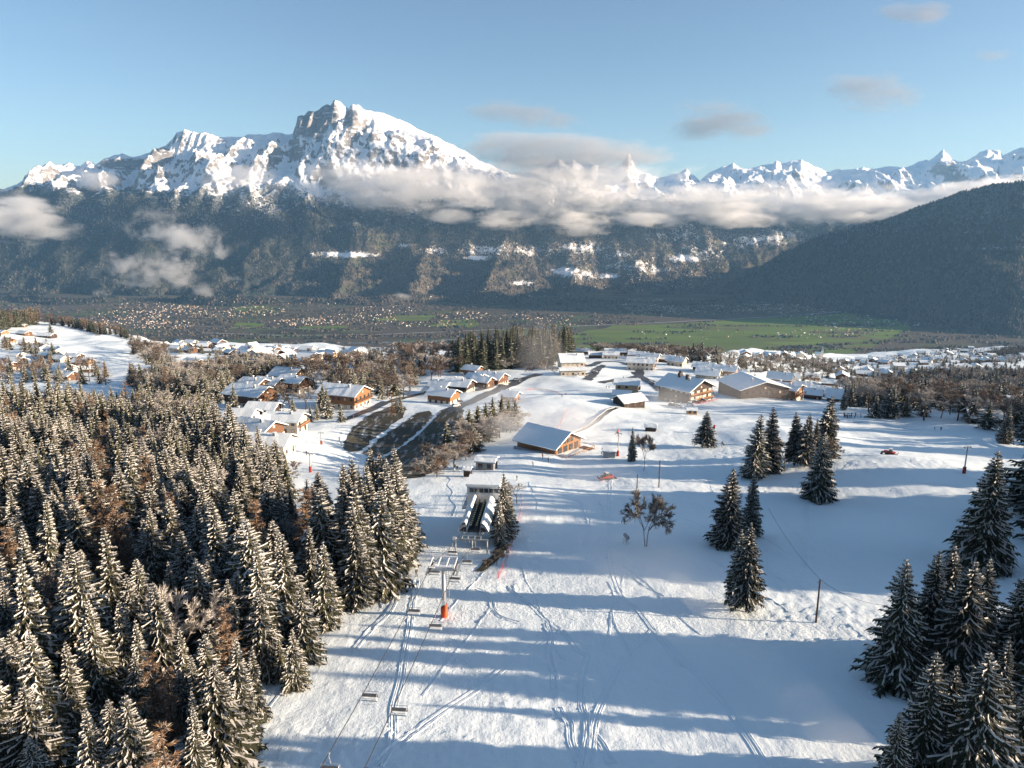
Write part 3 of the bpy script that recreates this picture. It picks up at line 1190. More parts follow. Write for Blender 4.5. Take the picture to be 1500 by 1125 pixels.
#--PART3
# ------------------------------------------------------------------ trees
def gen_spruce(seed, nlev=38, nb=15, seg=4, tri=2, frost=.4, snowtop=.9, spread=.19, bare=.06):
    """unit-height spruce: lists of vertices, triangles and material index (0 needles, 1 snow)"""
    r = random.Random(seed)
    V, Fc, Mi = [], [], []

    def tri3(a, b, c, m):
        o = len(V)
        V.extend((a, b, c))
        Fc.append((o, o + 1, o + 2))
        Mi.append(m)
    # dark heart of the crown, ragged
    n = 7
    prev = None
    for i in range(9):
        t = i / 8
        z = bare + .02 + (.93 - bare) * t
        rr = spread * .42 * (1 - t) ** .9 + .004
        ring = [(rr * r.uniform(.6, 1.3) * math.cos(2 * PI * (k + .5 * i) / n), rr * r.uniform(.6, 1.3) * math.sin(2 * PI * (k + .5 * i) / n), z + r.uniform(-.02, .02)) for k in range(n)]
        if prev:
            for k in range(n):
                tri3(prev[k], prev[(k + 1) % n], ring[k], 0)
                tri3(prev[(k + 1) % n], ring[(k + 1) % n], ring[k], 0)
        prev = ring
    lop = [1 + .22 * math.sin(k * 1.7 + r.uniform(0, 6)) for k in range(9)]
    for lev in range(nlev):
        t = (lev + r.uniform(0, .7)) / nlev
        z = bare + (.985 - bare) * t
        L0 = spread * ((1 - t) ** .82) + .008
        if t < .1:
            L0 *= .75 + 2.5 * t
        m = max(4, int(nb * (.55 + .45 * (1 - t))))
        ph = r.uniform(0, 6.28)
        for b in range(m):
            a = ph + 2 * PI * b / m + r.uniform(-.3, .3)
            L = L0 * r.uniform(.62, 1.16) * lop[int((a % 6.283) / 6.2832 * 9) % 9]
            ca, sa = math.cos(a), math.sin(a)
            dr = .05 - .62 * (1 - t) ** .7 * r.uniform(.75, 1.25)
            P = []
            for k in range(seg + 1):
                s = k / seg
                zz = z + L * (dr * s ** 1.15 + .16 * s ** 3)
                wob = L * .06 * math.sin(s * 5 + b)
                P.append(Vector((L * s * ca - wob * sa, L * s * sa + wob * ca, zz)))
            side = Vector((-sa, ca, 0))
            fwd = Vector((ca, sa, dr * .6))
            for k in range(seg):
                p0, p1 = P[k], P[k + 1]
                s = (k + .5) / seg
                w = L * .34 * (1 - .72 * s) + .006
                for sg in (-1, 1):
                    for j in range(tri):
                        q0 = p0.lerp(p1, j / tri)
                        q1 = p0.lerp(p1, (j + 1.25) / tri)
                        ww = w * r.uniform(.6, 1.25)
                        tip = q1 + side * (sg * ww) + fwd * (ww * r.uniform(.35, .9)) + Vector((0, 0, -ww * r.uniform(.25, .75)))
                        tri3(q0, q1, tip, 1 if r.random() < frost else 0)
                        if r.random() < .5:      # twigs hanging below the branch
                            dn = q0.lerp(q1, .5) + Vector((0, 0, -ww * r.uniform(.7, 1.3))) + side * (sg * ww * .25)
                            tri3(q0, q1, dn, 0)
                if r.random() < snowtop:
                    ws = (L * .034 * (1 - .5 * s) + .0021) * r.uniform(.6, 1.4)
                    up = Vector((0, 0, .004 + ws * .45))
                    a0, a1 = p0 + side * ws, p1 + side * ws * .7
                    b0, b1 = p0 - side * ws, p1 - side * ws * .7
                    c0, c1 = p0 + up, p1 + up
                    tri3(a0, a1, c1, 1)
                    tri3(a0, c1, c0, 1)
                    tri3(c0, c1, b1, 1)
                    tri3(c0, b1, b0, 1)
    # leader
    for k in range(4):
        a = k * 1.6
        tri3((.006 * math.cos(a), .006 * math.sin(a), .94), (.006 * math.cos(a + 2), .006 * math.sin(a + 2), .94), (0, 0, 1.0), k % 2)
    return [tuple(p) for p in V], Fc, Mi


def gen_broad(seed, ntw=1500, height=1.0, spread=.36, depth=4, lean=0.1, frost=.25, conic=False, stems=1, twl=.055, tww=.0042, rad0=.014):
    """unit-height leafless tree: limbs MB and twig triangles"""
    r = random.Random(seed)
    mb = MB()
    tips = []

    def grow(p, d, L, rad, lev):
        q = p + d * L * .5 + Vector((r.uniform(-1, 1), r.uniform(-1, 1), r.uniform(-.3, .6))) * L * .07
        e = q + (d + Vector((0, 0, .12))).normalized() * L * .5
        mb.tube([p, q, e], [rad, rad * .8, rad * .6], 5 if lev < 2 else 3, cap=False)
        if lev >= 2:
            tips.append((p, e, lev))
        if lev >= depth:
            return
        n = r.choice((2, 3, 3)) if lev else 4
        for k in range(n):
            az = r.uniform(0, 6.28)
            tilt = r.uniform(.35, .85) if lev else r.uniform(.3, .7)
            a = d.cross(Vector((0, 0, 1)) if abs(d.z) < .95 else Vector((1, 0, 0))).normalized()
            b = d.cross(a)
            nd = (d * math.cos(tilt) + (a * math.cos(az) + b * math.sin(az)) * math.sin(tilt)).normalized()
            grow(e.lerp(q, r.uniform(0, .5)), nd, L * r.uniform(.62, .8), rad * .55, lev + 1)
    if conic:
        mb.tube([(0, 0, 0), (0, 0, .5), (0, 0, .98)], [.013, .008, .002], 5, cap=False)
        for k in range(90):
            t = r.uniform(.1, .97)
            a = r.uniform(0, 6.28)
            L = .17 * (1 - t) ** .8 + .015
            p = Vector((0, 0, t))
            e = p + Vector((math.cos(a) * L, math.sin(a) * L, L * r.uniform(-.15, .3)))
            mb.tube([p, e], [.003, .0012], 3, cap=False)
            tips.append((p, e, 3))
    else:
        for s in range(stems):
            d = Vector((r.uniform(-lean, lean), r.uniform(-lean, lean), 1)).normalized()
            if stems > 1:
                d = Vector((.16 * (1 if s else -1), r.uniform(-.1, .1), 1)).normalized()
            grow(Vector((.03 * s, 0, 0)), d, .30, rad0, 0)
    V, Fc, Mi = [], [], []
    for i in range(ntw):
        p, e, lev = tips[r.randrange(len(tips))]
        o = p.lerp(e, r.random())
        d = (e - p).normalized() + Vector((r.uniform(-1, 1), r.uniform(-1, 1), r.uniform(-.7, .8))) * .9
        d.normalize()
        L = twl * r.uniform(.5, 1.4)
        s = Vector((r.uniform(-1, 1), r.uniform(-1, 1), r.uniform(-1, 1))).cross(d).normalized() * tww
        k = len(V)
        V += [tuple(o - s), tuple(o + s), tuple(o + d * L)]
        Fc.append((k, k + 1, k + 2))
        Mi.append(1 if r.random() < frost else 0)
    # fit to unit height
    zmax = max([v[2] for v in V] + [v[2] for v in mb.v])
    f = 1.0 / zmax
    mb.v = [(a * f, b * f, c * f) for a, b, c in mb.v]
    V = [(a * f, b * f, c * f) for a, b, c in V]
    return mb, V, Fc, Mi


def trunk_mesh(seed, rad=.014, top=.9):
    r = random.Random(seed)
    b = MB()
    b.tube([(0, 0, -.06), (0, 0, .0), (r.uniform(-.004, .004), 0, .4), (0, 0, top)], [rad * 1.5, rad, rad * .6, rad * .12], 7)
    return b


class Kind:
    """a family of tree prototypes: full meshes plus light arrays for the merged woods"""

    def __init__(s, name, cat, mats):
        s.name, s.cat, s.mats = name, cat, mats
        s.crown, s.trunk, s.lod = [], [], []


def spruce_kind(name, cat, mats, n, seed, wide0=.17, **kw):
    k = Kind(name, cat, mats)
    for i in range(n):
        sp = wide0 + .022 * (i % 4)
        V, Fc, Mi = gen_spruce(seed + i, spread=sp, **kw)
        me = np_mesh('spruce_crown', np.array(V), np.array(Fc), mats, np.array(Mi))
        k.crown.append(me)
        k.trunk.append(trunk_mesh(seed + i).mesh('spruce_trunk', M['bark'], True))
        lw = dict(kw)
        lw.update(nlev=20, nb=8, seg=2, tri=2)
        V, Fc, Mi = gen_spruce(seed + 50 + i, spread=sp * 1.03, **lw)
        k.lod.append((np.array(V), np.array(Fc), np.array(Mi)))
    return k


def broad_kind(name, cat, mats, n, seed, **kw):
    k = Kind(name, cat, mats)
    for i in range(n):
        mb, V, Fc, Mi = gen_broad(seed + i, **kw)
        k.crown.append(np_mesh('bare_crown', np.array(V), np.array(Fc), mats, np.array(Mi)))
        k.trunk.append(mb.mesh('bare_limbs', M['bark']))
        lw = dict(kw)
        lw.update(ntw=700, twl=kw.get('twl', .055) * 1.5, tww=kw.get('tww', .0042) * 2.8, depth=min(3, kw.get('depth', 4)))
        mb, V, Fc, Mi = gen_broad(seed + 50 + i, **lw)
        k.lod.append((np.array(V), np.array(Fc), np.array(Mi)))
    return k


K = {
    'frost': spruce_kind('spruce_tree', 'spruce tree', [M['needle_frost'], M['frost']], 10, 100, wide0=.18, frost=.16, snowtop=.92),
    'dark': spruce_kind('spruce_tree', 'spruce tree', [M['needle'], M['frost']], 6, 200, wide0=.215, frost=.11, snowtop=.95, bare=.07),
    'stem': spruce_kind('spruce_tree', 'spruce tree', [M['needle'], M['frost']], 3, 230, wide0=.20, frost=.13, snowtop=.95, bare=.17),
    'deep': spruce_kind('spruce_tree', 'spruce tree', [M['needle'], M['frost']], 3, 250, wide0=.15, frost=.0, snowtop=.14, bare=.05),
    'larch': broad_kind('larch_tree', 'larch tree', [M['larch'], M['twigfrost']], 3, 300, conic=True, ntw=4200, frost=.22, twl=.04, tww=.0026),
    'bare': broad_kind('bare_tree', 'bare tree', [M['twig'], M['twigfrost']], 5, 400, ntw=5200, frost=.25, twl=.05, tww=.0021),
    'frostbare': broad_kind('bare_tree', 'frosted tree', [M['twigfrost'], M['frost']], 3, 450, ntw=5200, frost=.3, twl=.05, tww=.0023),
}
PROTO = {}


def put_tree(kind, x, y, h, label, group=None, wide=1.0, i=None, rz=None, cat=None, sink=0.0):
    k = K[kind]
    i = rnd.randrange(len(k.crown)) if i is None else i % len(k.crown)
    z = float(H(x, y)) - sink
    t = thing(k.name, label, cat or k.cat, (x, y, z), rnd.uniform(0, 6.28) if rz is None else rz, group)
    t.scale = (h * wide, h * wide, h)
    t.rotation_euler.x = rnd.gauss(0, .022)
    t.rotation_euler.y = rnd.gauss(0, .022)
    link('trunk', k.trunk[i], t)
    link('crown', k.crown[i], t)
    return t


def wood_mesh(name, items, label, cat):
    """everything beyond the individual trees as one mass: items = (kind, x, y, h, wide)"""
    VV, FF, MM = [], [], []
    mats, off = [], {}
    n = 0
    for kd, x, y, h, w in items:
        k = K[kd]
        if kd not in off:
            off[kd] = len(mats)
            mats += k.mats
        V, Fc, Mi = k.lod[rnd.randrange(len(k.lod))]
        a = rnd.uniform(0, 6.28)
        c, s = math.cos(a), math.sin(a)
        P = np.empty_like(V)
        P[:, 0] = (V[:, 0] * c - V[:, 1] * s) * h * w + x
        P[:, 1] = (V[:, 0] * s + V[:, 1] * c) * h * w + y
        P[:, 2] = V[:, 2] * h + float(H(x, y))
        VV.append(P)
        FF.append(Fc + n)
        MM.append(Mi + off[kd])
        n += len(V)
    me = np_mesh(name, np.concatenate(VV), np.concatenate(FF), mats, np.concatenate(MM))
    return tag(link(name, me), label, cat, None, 'stuff')


def scatter(pix, space, jit_seed=1, limit=6000, world=None, avoid=()):
    """points of the terrain inside a polygon given in picture points, about `space` metres apart"""
    P = world or [at(*p) for p in pix]
    P = [(p[0], p[1]) for p in P]
    r = random.Random(jit_seed)
    xs = [p[0] for p in P]
    ys = [p[1] for p in P]
    x0, x1, y0, y1 = min(xs), max(xs), min(ys), max(ys)
    out = []
    nx = int((x1 - x0) / space) + 1
    ny = int((y1 - y0) / space) + 1
    for i in range(nx):
        for j in range(ny):
            x = x0 + (i + .5 + r.uniform(-.42, .42)) * space
            y = y0 + (j + .5 + r.uniform(-.42, .42)) * space
            c = False
            q = len(P) - 1
            for m in range(len(P)):
                if (P[m][1] > y) != (P[q][1] > y) and x < (P[q][0] - P[m][0]) * (y - P[m][1]) / (P[q][1] - P[m][1]) + P[m][0]:
                    c = not c
                q = m
            if c:
                out.append((x, y))
    r.shuffle(out)
    return out[:limit]


def height_for(px, base, top):
    """base point and height of an upright thing standing between two picture rows"""
    p = at(px, base)
    return p, max(1.0, (tz(top) * p.y - p.z))


SP_ITEMS = []      # (size, kind, x, y, h, wide, zone)


def plan(kind, x, y, h, wide, zone):
    z = float(H(x, y))
    px, py = proj(x, y, z + h * .5)
    zc = y * CP - z * SP
    vis = -60 < px < 1560 and py < 1250
    SP_ITEMS.append((h / zc if vis else -1, kind, x, y, h, wide, zone))


def plan_forest():
    # the big forest left of the piste
    poly = [(-700, 1330), (335, 1330), (355, 1130), (388, 1085), (438, 1020), (482, 960), (490, 905), (476, 860), (480, 790), (462, 745), (425, 735), (398, 708), (364, 692), (326, 662), (318, 628), (250, 602), (60, 607), (-250, 605), (-600, 700)]
    for x, y in scatter(poly, 4.5, 3):
        z = float(H(x, y))
        px, py = proj(x, y, z)
        if ((px - 195) / 50) ** 2 + ((py - 915) / 50) ** 2 < 1:
            continue
        n = perlin(np.array([x / 35.]), np.array([y / 35.]), 4)[0]
        h = rnd.uniform(10, 17.5) * (1 + .25 * n) * (1.0 if rnd.random() < .8 else .58)
        if perlin(np.array([x / 22. + 9]), np.array([y / 22.]), 6)[0] < -.42 and py < 930:
            continue
        if py > 1000:
            h *= .9
        q = rnd.random()
        kd = 'frost' if q < .91 else ('larch' if q < .97 else ('frostbare' if q < .99 else 'bare'))
        zone = 'front' if py > 930 else ('hollow' if py > 760 else 'deep')
        plan(kd, x, y, h, rnd.uniform(.8, 1.35), zone)
    for x, y in scatter([(505, 900), (548, 893), (585, 860), (592, 800), (580, 762), (520, 780), (500, 830)], 4.2, 5):
        plan('frost', x, y, rnd.uniform(14, 19), rnd.uniform(.9, 1.15), 'clump')
    # tree belt beside the bare embankment
    for px, b, t, kd in ((655, 672, 615, 'frost'), (641, 690, 655, 'frostbare'), (688, 652, 597, 'frost'), (676, 655, 605, 'frost'), (700, 645, 592, 'frost'), (712, 640, 588, 'frost'), (722, 634, 580, 'frost'), (735, 630, 576, 'frost'),
                         (745, 626, 582, 'frost'), (755, 622, 584, 'frost'), (640, 700, 668, 'larch'), (625, 695, 668, 'frostbare'), (616, 700, 676, 'bare'), (668, 672, 632, 'bare'), (676, 668, 638, 'larch'), (665, 685, 650, 'frostbare'),
                         (700, 655, 612, 'frostbare'), (716, 648, 610, 'frostbare'), (732, 642, 606, 'frostbare'), (695, 662, 625, 'frost'), (748, 634, 600, 'frostbare'), (683, 675, 645, 'bare'), (630, 680, 650, 'bare'), (650, 688, 650, 'larch'), (632, 706, 680, 'bare')):
        p, h = height_for(px, b, t)
        plan(kd, p.x, p.y, h, rnd.uniform(1.6, 2.0), 'belt')
    for x, y in scatter([(612, 706), (650, 690), (690, 660), (735, 636), (758, 628), (758, 620), (730, 628), (680, 652), (645, 682), (612, 700)], 4.6, 41):
        plan(('frost', 'frostbare', 'bare')[rnd.randrange(3)], x, y, rnd.uniform(3, 6.5), 1.3, 'belt')
    # dark wood on the crest
    for x, y in scatter([(670, 548), (700, 545), (760, 540), (800, 538), (838, 526), (840, 517), (800, 520), (720, 524), (672, 530)], 9.5, 7):
        plan('deep' if rnd.random() < .9 else 'larch', x, y, rnd.uniform(20, 32), rnd.uniform(1.1, 1.6), 'crest')
    # single trees near the chalets and the villages
    for px, b, t, kd in ((574, 612, 573, 'larch'), (587, 604, 577, 'frost'), (581, 598, 580, 'frost'), (600, 582, 566, 'larch'), (500, 618, 590, 'frost'), (464, 615, 588, 'frost'), (474, 605, 560, 'frost'), (480, 612, 566, 'frost'), (455, 618, 592, 'frost'),
                         (440, 590, 560, 'bare'), (425, 598, 560, 'bare'), (414, 602, 570, 'bare'), (448, 600, 566, 'frostbare'), (75, 491, 472, 'dark'), (145, 497, 488, 'bare'), (430, 612, 580, 'frost'), (344, 600, 560, 'frost'), (355, 640, 610, 'frostbare'),
                         (365, 650, 626, 'frost'), (432, 700, 675, 'bare'), (426, 712, 686, 'frostbare'), (418, 692, 660, 'frost'), (402, 690, 660, 'frost'), (385, 690, 652, 'frost'), (570, 562, 545, 'dark'), (564, 566, 540, 'bare'), (618, 550, 530, 'dark'), (625, 553, 534, 'bare'),
                         (748, 548, 522, 'bare'), (740, 549, 526, 'frostbare'), (790, 553, 523, 'bare'), (778, 556, 530, 'bare'), (800, 556, 532, 'frostbare'), (846, 548, 534, 'frost'), (811, 553, 536, 'frostbare'),
                         (1015, 530, 499, 'dark'), (1027, 532, 498, 'dark'), (1048, 533, 502, 'dark'), (1005, 532, 505, 'frost'), (875, 518, 500, 'dark'), (908, 572, 553, 'bare')):
        p, h = height_for(px, b, t)
        plan(kd, p.x, p.y, h, rnd.uniform(1.1, 1.5), 'village')
    # mixed woods in the middle distance
    def wood(pix, space, seed, mixp, hh, zone):
        for x, y in scatter(pix, space, seed):
            q = rnd.random()
            kd = 'frost'
            for name, pr in mixp:
                if q < pr:
                    kd = name
                    break
                q -= pr
            plan(kd, x, y, rnd.uniform(*hh), rnd.uniform(1.1, 1.6), zone)
    B = (('bare', .5), ('frostbare', .2), ('larch', .12), ('frost', .18))
    wood([(480, 582), (520, 590), (590, 585), (640, 555), (672, 545), (672, 532), (560, 534), (440, 550), (430, 560)], 12, 21, (('bare', .34), ('frostbare', .2), ('larch', .1), ('frost', .36)), (12, 19), 'mid')
    wood([(560, 535), (670, 532), (690, 524), (600, 523)], 14, 22, B, (12, 19), 'mid')
    wood([(345, 560), (440, 548), (430, 543), (320, 548), (190, 565), (200, 585), (330, 592)], 8, 23, (('frost', .8), ('bare', .1), ('larch', .05), ('frostbare', .05)), (11, 17), 'mid')
    wood([(1255, 612), (1330, 616), (1440, 628), (1500, 650), (1700, 680), (1700, 590), (1500, 578), (1400, 572), (1250, 585)], 10, 24, (('frost', .30), ('dark', .30), ('bare', .24), ('frostbare', .16)), (10, 17), 'rightwood')
    wood([(1238, 603), (1255, 602), (1270, 580), (1400, 572), (1560, 575), (1700, 585), (1700, 560), (1500, 550), (1400, 552), (1300, 556), (1262, 566), (1245, 585)], 12, 25, (('dark', .40), ('frost', .30), ('bare', .16), ('frostbare', .14)), (12, 18), 'rightwood')
    wood([(1040, 548), (1150, 562), (1230, 553), (1250, 540), (1200, 530), (1120, 527), (1050, 530)], 13, 26, (('bare', .34), ('frostbare', .36), ('frost', .3)), (8, 13), 'mid')
    wood([(850, 519), (930, 519), (1050, 524), (1050, 532), (985, 531), (930, 524)], 8, 27, (('bare', .7), ('frostbare', .3)), (8, 13), 'mid')
    wood([(-120, 488), (0, 478), (60, 470), (62, 474), (0, 486)], 9, 28, (('deep', .8), ('larch', .2)), (26, 32), 'hilltop')
    wood([(60, 474), (120, 480), (185, 492), (230, 506), (200, 500), (120, 484)], 8, 29, (('deep', .5), ('larch', .5)), (14, 22), 'hilltop')
    wood([(190, 510), (240, 520), (260, 545), (230, 545), (200, 530)], 13, 30, B, (13, 20), 'mid')
    wood([(-100, 560), (200, 565), (130, 545), (0, 545)], 17, 31, (('frost', .5), ('bare', .3), ('larch', .2)), (11, 17), 'mid')
    wood([(0, 512), (60, 540), (110, 548), (60, 505)], 26, 32, (('dark', .4), ('bare', .3), ('larch', .3)), (12, 18), 'mid')
    wood([(190, 512), (340, 530), (550, 530), (550, 518), (330, 510), (200, 505)], 30, 33, (('frost', .4), ('bare', .3), ('dark', .3)), (7, 13), 'mid')
    wood([(1250, 556), (1500, 552), (1700, 555), (1700, 505), (1400, 512), (1180, 528)], 27, 34, (('dark', .5), ('frostbare', .3), ('frost', .2)), (6, 12), 'mid')
    wood([(1120, 520), (1180, 516), (1290, 507), (1400, 500), (1300, 500), (1200, 505)], 17, 35, (('bare', .7), ('dark', .3)), (9, 14), 'mid')
    wood([(1440, 522), (1500, 520), (1600, 520), (1600, 508), (1480, 512)], 15, 36, (('dark', .6), ('bare', .4)), (12, 18), 'mid')


plan_forest()

ZONES = {
    'front': ('frosted', 'along the forest front at the bottom left', 'spruces in the front of the left forest'),
    'hollow': ('frosted', 'in the middle of the big left forest', 'spruces in the middle of the left forest'),
    'deep': ('frosted', 'in the far part of the big left forest', 'spruces in the far part of the left forest'),
    'clump': ('snow-dusted', 'in the dense clump at the piste edge above the chairlift', 'spruces of the clump at the piste edge'),
    'belt': ('snow-dusted', 'in the belt between bare embankment and piste', 'trees of the belt beside the embankment'),
    'crest': ('dark', 'in the shaded wood on the hill crest', 'trees of the wood on the crest'),
    'village': ('frosted', 'among the chalets and village gardens', 'trees among the chalets'),
    'mid': ('frosted', 'in the mixed woods around the villages', 'trees of the mixed village woods'),
    'rightwood': ('frosted', 'in the wood behind the right-hand snow slope', 'trees of the wood behind the right slope'),
    'hilltop': ('dark', 'on the hilltop beyond the left snow field', 'trees on the left hilltop'),
}
KNAME = {'frost': 'spruce', 'dark': 'spruce', 'larch': 'bare orange-brown larch', 'bare': 'leafless brown tree', 'frostbare': 'leafless tree white with frost'}
SPECIAL = []


def build_forests():
    spr = sorted([i for i in SP_ITEMS if i[1] in ('frost', 'dark', 'deep')], reverse=True)
    oth = sorted([i for i in SP_ITEMS if i[1] not in ('frost', 'dark', 'deep')], reverse=True)
    NS, NO = 236, 250
    for s, kd, x, y, h, w, zone in spr[:NS] + oth[:NO]:
        adj, where, grp = ZONES[zone]
        if kd in ('frost', 'dark', 'deep'):
            a = 'dark' if kd != 'frost' else adj
            lab = '%s spruce %s' % (a, where)
            grp = grp.replace('trees', 'spruces')
        else:
            lab = '%s %s' % (KNAME[kd], where)
            grp = KNAME[kd].split(' white')[0] + ' group ' + where
        put_tree(kd, x, y, h, lab, grp, w)
    wood_mesh('spruce_forest', [i[1:6] for i in spr[NS:]], 'distant mass of frosted spruces in the forests and woods', 'forest')
    wood_mesh('bare_woods', [i[1:6] for i in oth[NO:]], 'distant mass of leafless trees in the woods around the villages', 'woods')


build_forests()

# the trees that stand out one by one: px, base row, top row, kind, width, label
SOLO = [
    (1440, 832, 659, 'dark', .95, 'broad tall dark spruce alone at the right edge of the slope'),
    (1447, 822, 664, 'dark', .9, 'slim spruce crown grown into the broad spruce at the right edge'),
    (1310, 1000, 814, 'dark', 1.15, 'leftmost big spruce of the lower right clump'),
    (1352, 985, 806, 'dark', .9, 'narrow spruce second from left in the lower right clump'),
    (1384, 965, 799, 'dark', .95, 'highest dark spruce top in the lower right clump'),
    (1398, 1010, 818, 'dark', 1.1, 'snow-streaked spruce in the middle of the lower right clump'),
    (1420, 985, 812, 'dark', .9, 'paler spruce right of middle in the lower right clump'),
    (1340, 1165, 955, 'dark', 1.1, 'snowy spruce at the bottom front of the right clump'),
    (1412, 1190, 950, 'dark', 1.15, 'wide snow-laden spruce at the bottom of the right clump'),
    (1372, 1150, 972, 'dark', .8, 'slim spruce squeezed between two at the bottom right'),
    (1480, 1180, 985, 'dark', 1.1, 'sunlit spruce in the bottom right corner'),
    (1300, 1190, 1040, 'dark', 1.0, 'low spruce at the bottom left of the right clump'),
    (1490, 990, 828, 'dark', 1.2, 'large dark spruce cut by the right picture edge'),
    (1530, 1060, 900, 'dark', 1.2, 'dark spruce mostly beyond the right picture edge'),
    (1455, 1090, 930, 'dark', .9, 'spruce behind the bottom right corner trees'),
    (1093, 896, 765, 'stem', 1.0, 'right spruce of the pair with bare trunk bottoms on the sunlit slope'),
    (1081, 889, 774, 'stem', 1.0, 'left spruce of the pair with bare trunk bottoms on the sunlit slope'),
    (1067, 800, 683, 'dark', 1.25, 'bushy dark spruce left of a slim one in mid slope'),
    (1097, 785, 690, 'dark', .8, 'slim shaded spruce beside the bushy dark one in mid slope'),
    (1058, 790, 712, 'dark', .9, 'small spruce in front of the bushy dark one in mid slope'),
    (1105, 700, 604, 'dark', 1.15, 'wide dark spruce in the upper slope group of two'),
    (1125, 692, 594, 'dark', .9, 'taller rear spruce in the upper slope group of two'),
    (1163, 682, 602, 'stem', 1.1, 'left spruce of the row of four on the upper slope'),
    (1179, 684, 604, 'stem', 1.0, 'second spruce of the row of four on the upper slope'),
    (1192, 680, 612, 'dark', 1.0, 'third spruce of the row of four on the upper slope'),
    (1207, 672, 577, 'dark', 1.0, 'tallest spruce at the right end of the row of four'),
    (1196, 732, 632, 'dark', .95, 'spruce standing in front of the row of four'),
    (1033, 655, 601, 'stem', 1.5, 'single snowy spruce with visible trunk on the upper slope'),
    (926, 676, 624, 'frost', 1.0, 'snowy spruce beside the reddish leafless tree'),
    (740, 790, 692, 'frost', .95, 'tall snowy spruce right beside the chairlift station'),
    (733, 800, 725, 'frost', .8, 'lower snowy spruce in front of the tall one at the station'),
    (748, 768, 710, 'frost', .7, 'small snowy spruce behind the tall one at the station'),
    (597, 800, 772, 'dark', 1.1, 'small dark spruce alone at the left piste edge'),
    (525, 880, 704, 'frost', 1.0, 'tallest spruce in the clump above the lower chairlift'),
    (560, 868, 712, 'frost', 1.0, 'right tall spruce in the clump above the lower chairlift'),
    (1235, 600, 560, 'dark', .8, 'slim spruce at the left end of the right-hand wood'),
    (1300, 612, 560, 'dark', 1.1, 'dark spruce at the edge of the right-hand wood'),
    (1470, 650, 590, 'frost', 1.0, 'spruce beside the brown chalet at the right edge'),
]
for px, b, t, kd, w, lab in SOLO:
    p, h = height_for(px, b, t)
    put_tree(kd, p.x, p.y, h, lab, None, w * .87)
for px, b, t, kd, w, lab in (
        (757, 738, 705, 'frostbare', 1.2, 'frosted shrub leaning on the spruce at the station'),
        (1150, 690, 640, 'bare', 1.0, 'thin leafless tree behind the upper spruce group'),
        (1218, 680, 640, 'bare', 1.0, 'thin leafless tree right of the row of spruces'),
        (243, 945, 880, 'larch', 1.9, 'rust-brown leafless tree in the forest clearing'),
        (130, 838, 722, 'larch', 1.3, 'tall orange larch standing above the left forest'),
        (235, 1120, 950, 'larch', .9, 'orange-brown larch in the forest front row'),
        (255, 1120, 975, 'larch', .8, 'thin brown larch at the bottom of the forest'),
        (1510, 1030, 930, 'larch', 1.4, 'brown twiggy larch at the right picture edge')):
    p, h = height_for(px, b, t)
    put_tree(kd, p.x, p.y, h, lab, None, w)


def fine_tree(px, b, tp, seed, stems, frost, wide, label, twig):
    """leafless tree with a fine twig crown, standing alone on the piste"""
    p, h = height_for(px, b, tp)
    mb, V, Fc, Mi = gen_broad(seed, ntw=11000, stems=stems, frost=frost, depth=5, twl=.055, tww=.003, rad0=.0095)
    t = thing('bare_tree', label, 'bare tree', p, .2)
    t.scale = (h * wide, h * wide, h)
    mb.build('trunk', M['bark'], t)
    q = np_mesh('bare_crown', np.array(V), np.array(Fc), [twig, M['twigfrost']], np.array(Mi))
    link('crown', q, t)


M['twig2'] = pmat('dark_twigs', (.07, .055, .045), (.05, .04, .035), .6, .85)
fine_tree(945, 801, 716, 907, 2, .45, .78, 'leafless two-stemmed tree alone in the middle of the piste', M['twig2'])
fine_tree(943, 690, 630, 911, 1, .3, .7, 'reddish leafless tree beside a snowy spruce on the slope', M['twig'])

# trees standing on the slope right of the view; their shadows lie across the piste
SHADOW = []


def side_trees():
    r = random.Random(12)
    for y0, y1, x0, x1, n, hh in BANDS:
        for k in range(n):
            y = r.uniform(y0, y1)
            x = r.uniform(x0, x1)
            put_tree('dark', x, y, r.uniform(*hh), 'dark spruce on the slope beyond the right picture edge', 'spruces beyond the right picture edge', r.uniform(.95, 1.3))


BANDS = [
    (44, 47, 60, 66, 2, (15, 19)),
    (60, 71, 74, 116, 10, (15, 22)),
    (97, 150, 104, 165, 36, (25, 33)),
    (160, 172, 142, 200, 8, (20, 26)),
    (205, 214, 176, 230, 6, (20, 26)),
    (245, 255, 205, 260, 5, (20, 26)),
    (290, 300, 240, 300, 4, (18, 24)),
]
side_trees()
#--PART4
# ------------------------------------------------------------------ bare banks, roads, tracks
patch('earth_bank', [(502, 657), (507, 640), (516, 627), (536, 611), (560, 601), (580, 593), (596, 597), (592, 610), (569, 627), (542, 647), (526, 661), (510, 662)], M['dirt'], .12, 2.2)
patch('earth_bank', [(529, 664), (548, 650), (565, 637), (594, 617), (612, 605), (628, 602), (635, 610), (618, 628), (592, 648), (568, 665), (546, 671)], M['dirt'], .12, 2.2)
patch('earth_bank', [(534, 690), (549, 678), (572, 665), (597, 649), (620, 630), (638, 613), (644, 603), (662, 596), (680, 602), (678, 620), (666, 642), (654, 664), (640, 686), (622, 699), (585, 702), (552, 700)], M['dirt'], .12, 2.2)
patch('earth_bank', [(697, 836), (712, 822), (728, 805), (740, 790), (749, 792), (738, 814), (722, 830), (705, 840)], M['dirt'], .15, 1.2)
road('road', [(500, 616), (530, 605), (560, 592), (590, 583), (620, 576), (645, 577)], 5, M['asphalt'], .14, 3)
road('road', [(664, 602), (684, 592), (706, 581), (735, 569), (763, 557), (790, 548)], 7, M['asphalt'], .16, 3)
road('road', [(668, 577), (690, 573), (715, 566), (745, 559), (768, 554)], 5, M['asphalt'], .14, 3)
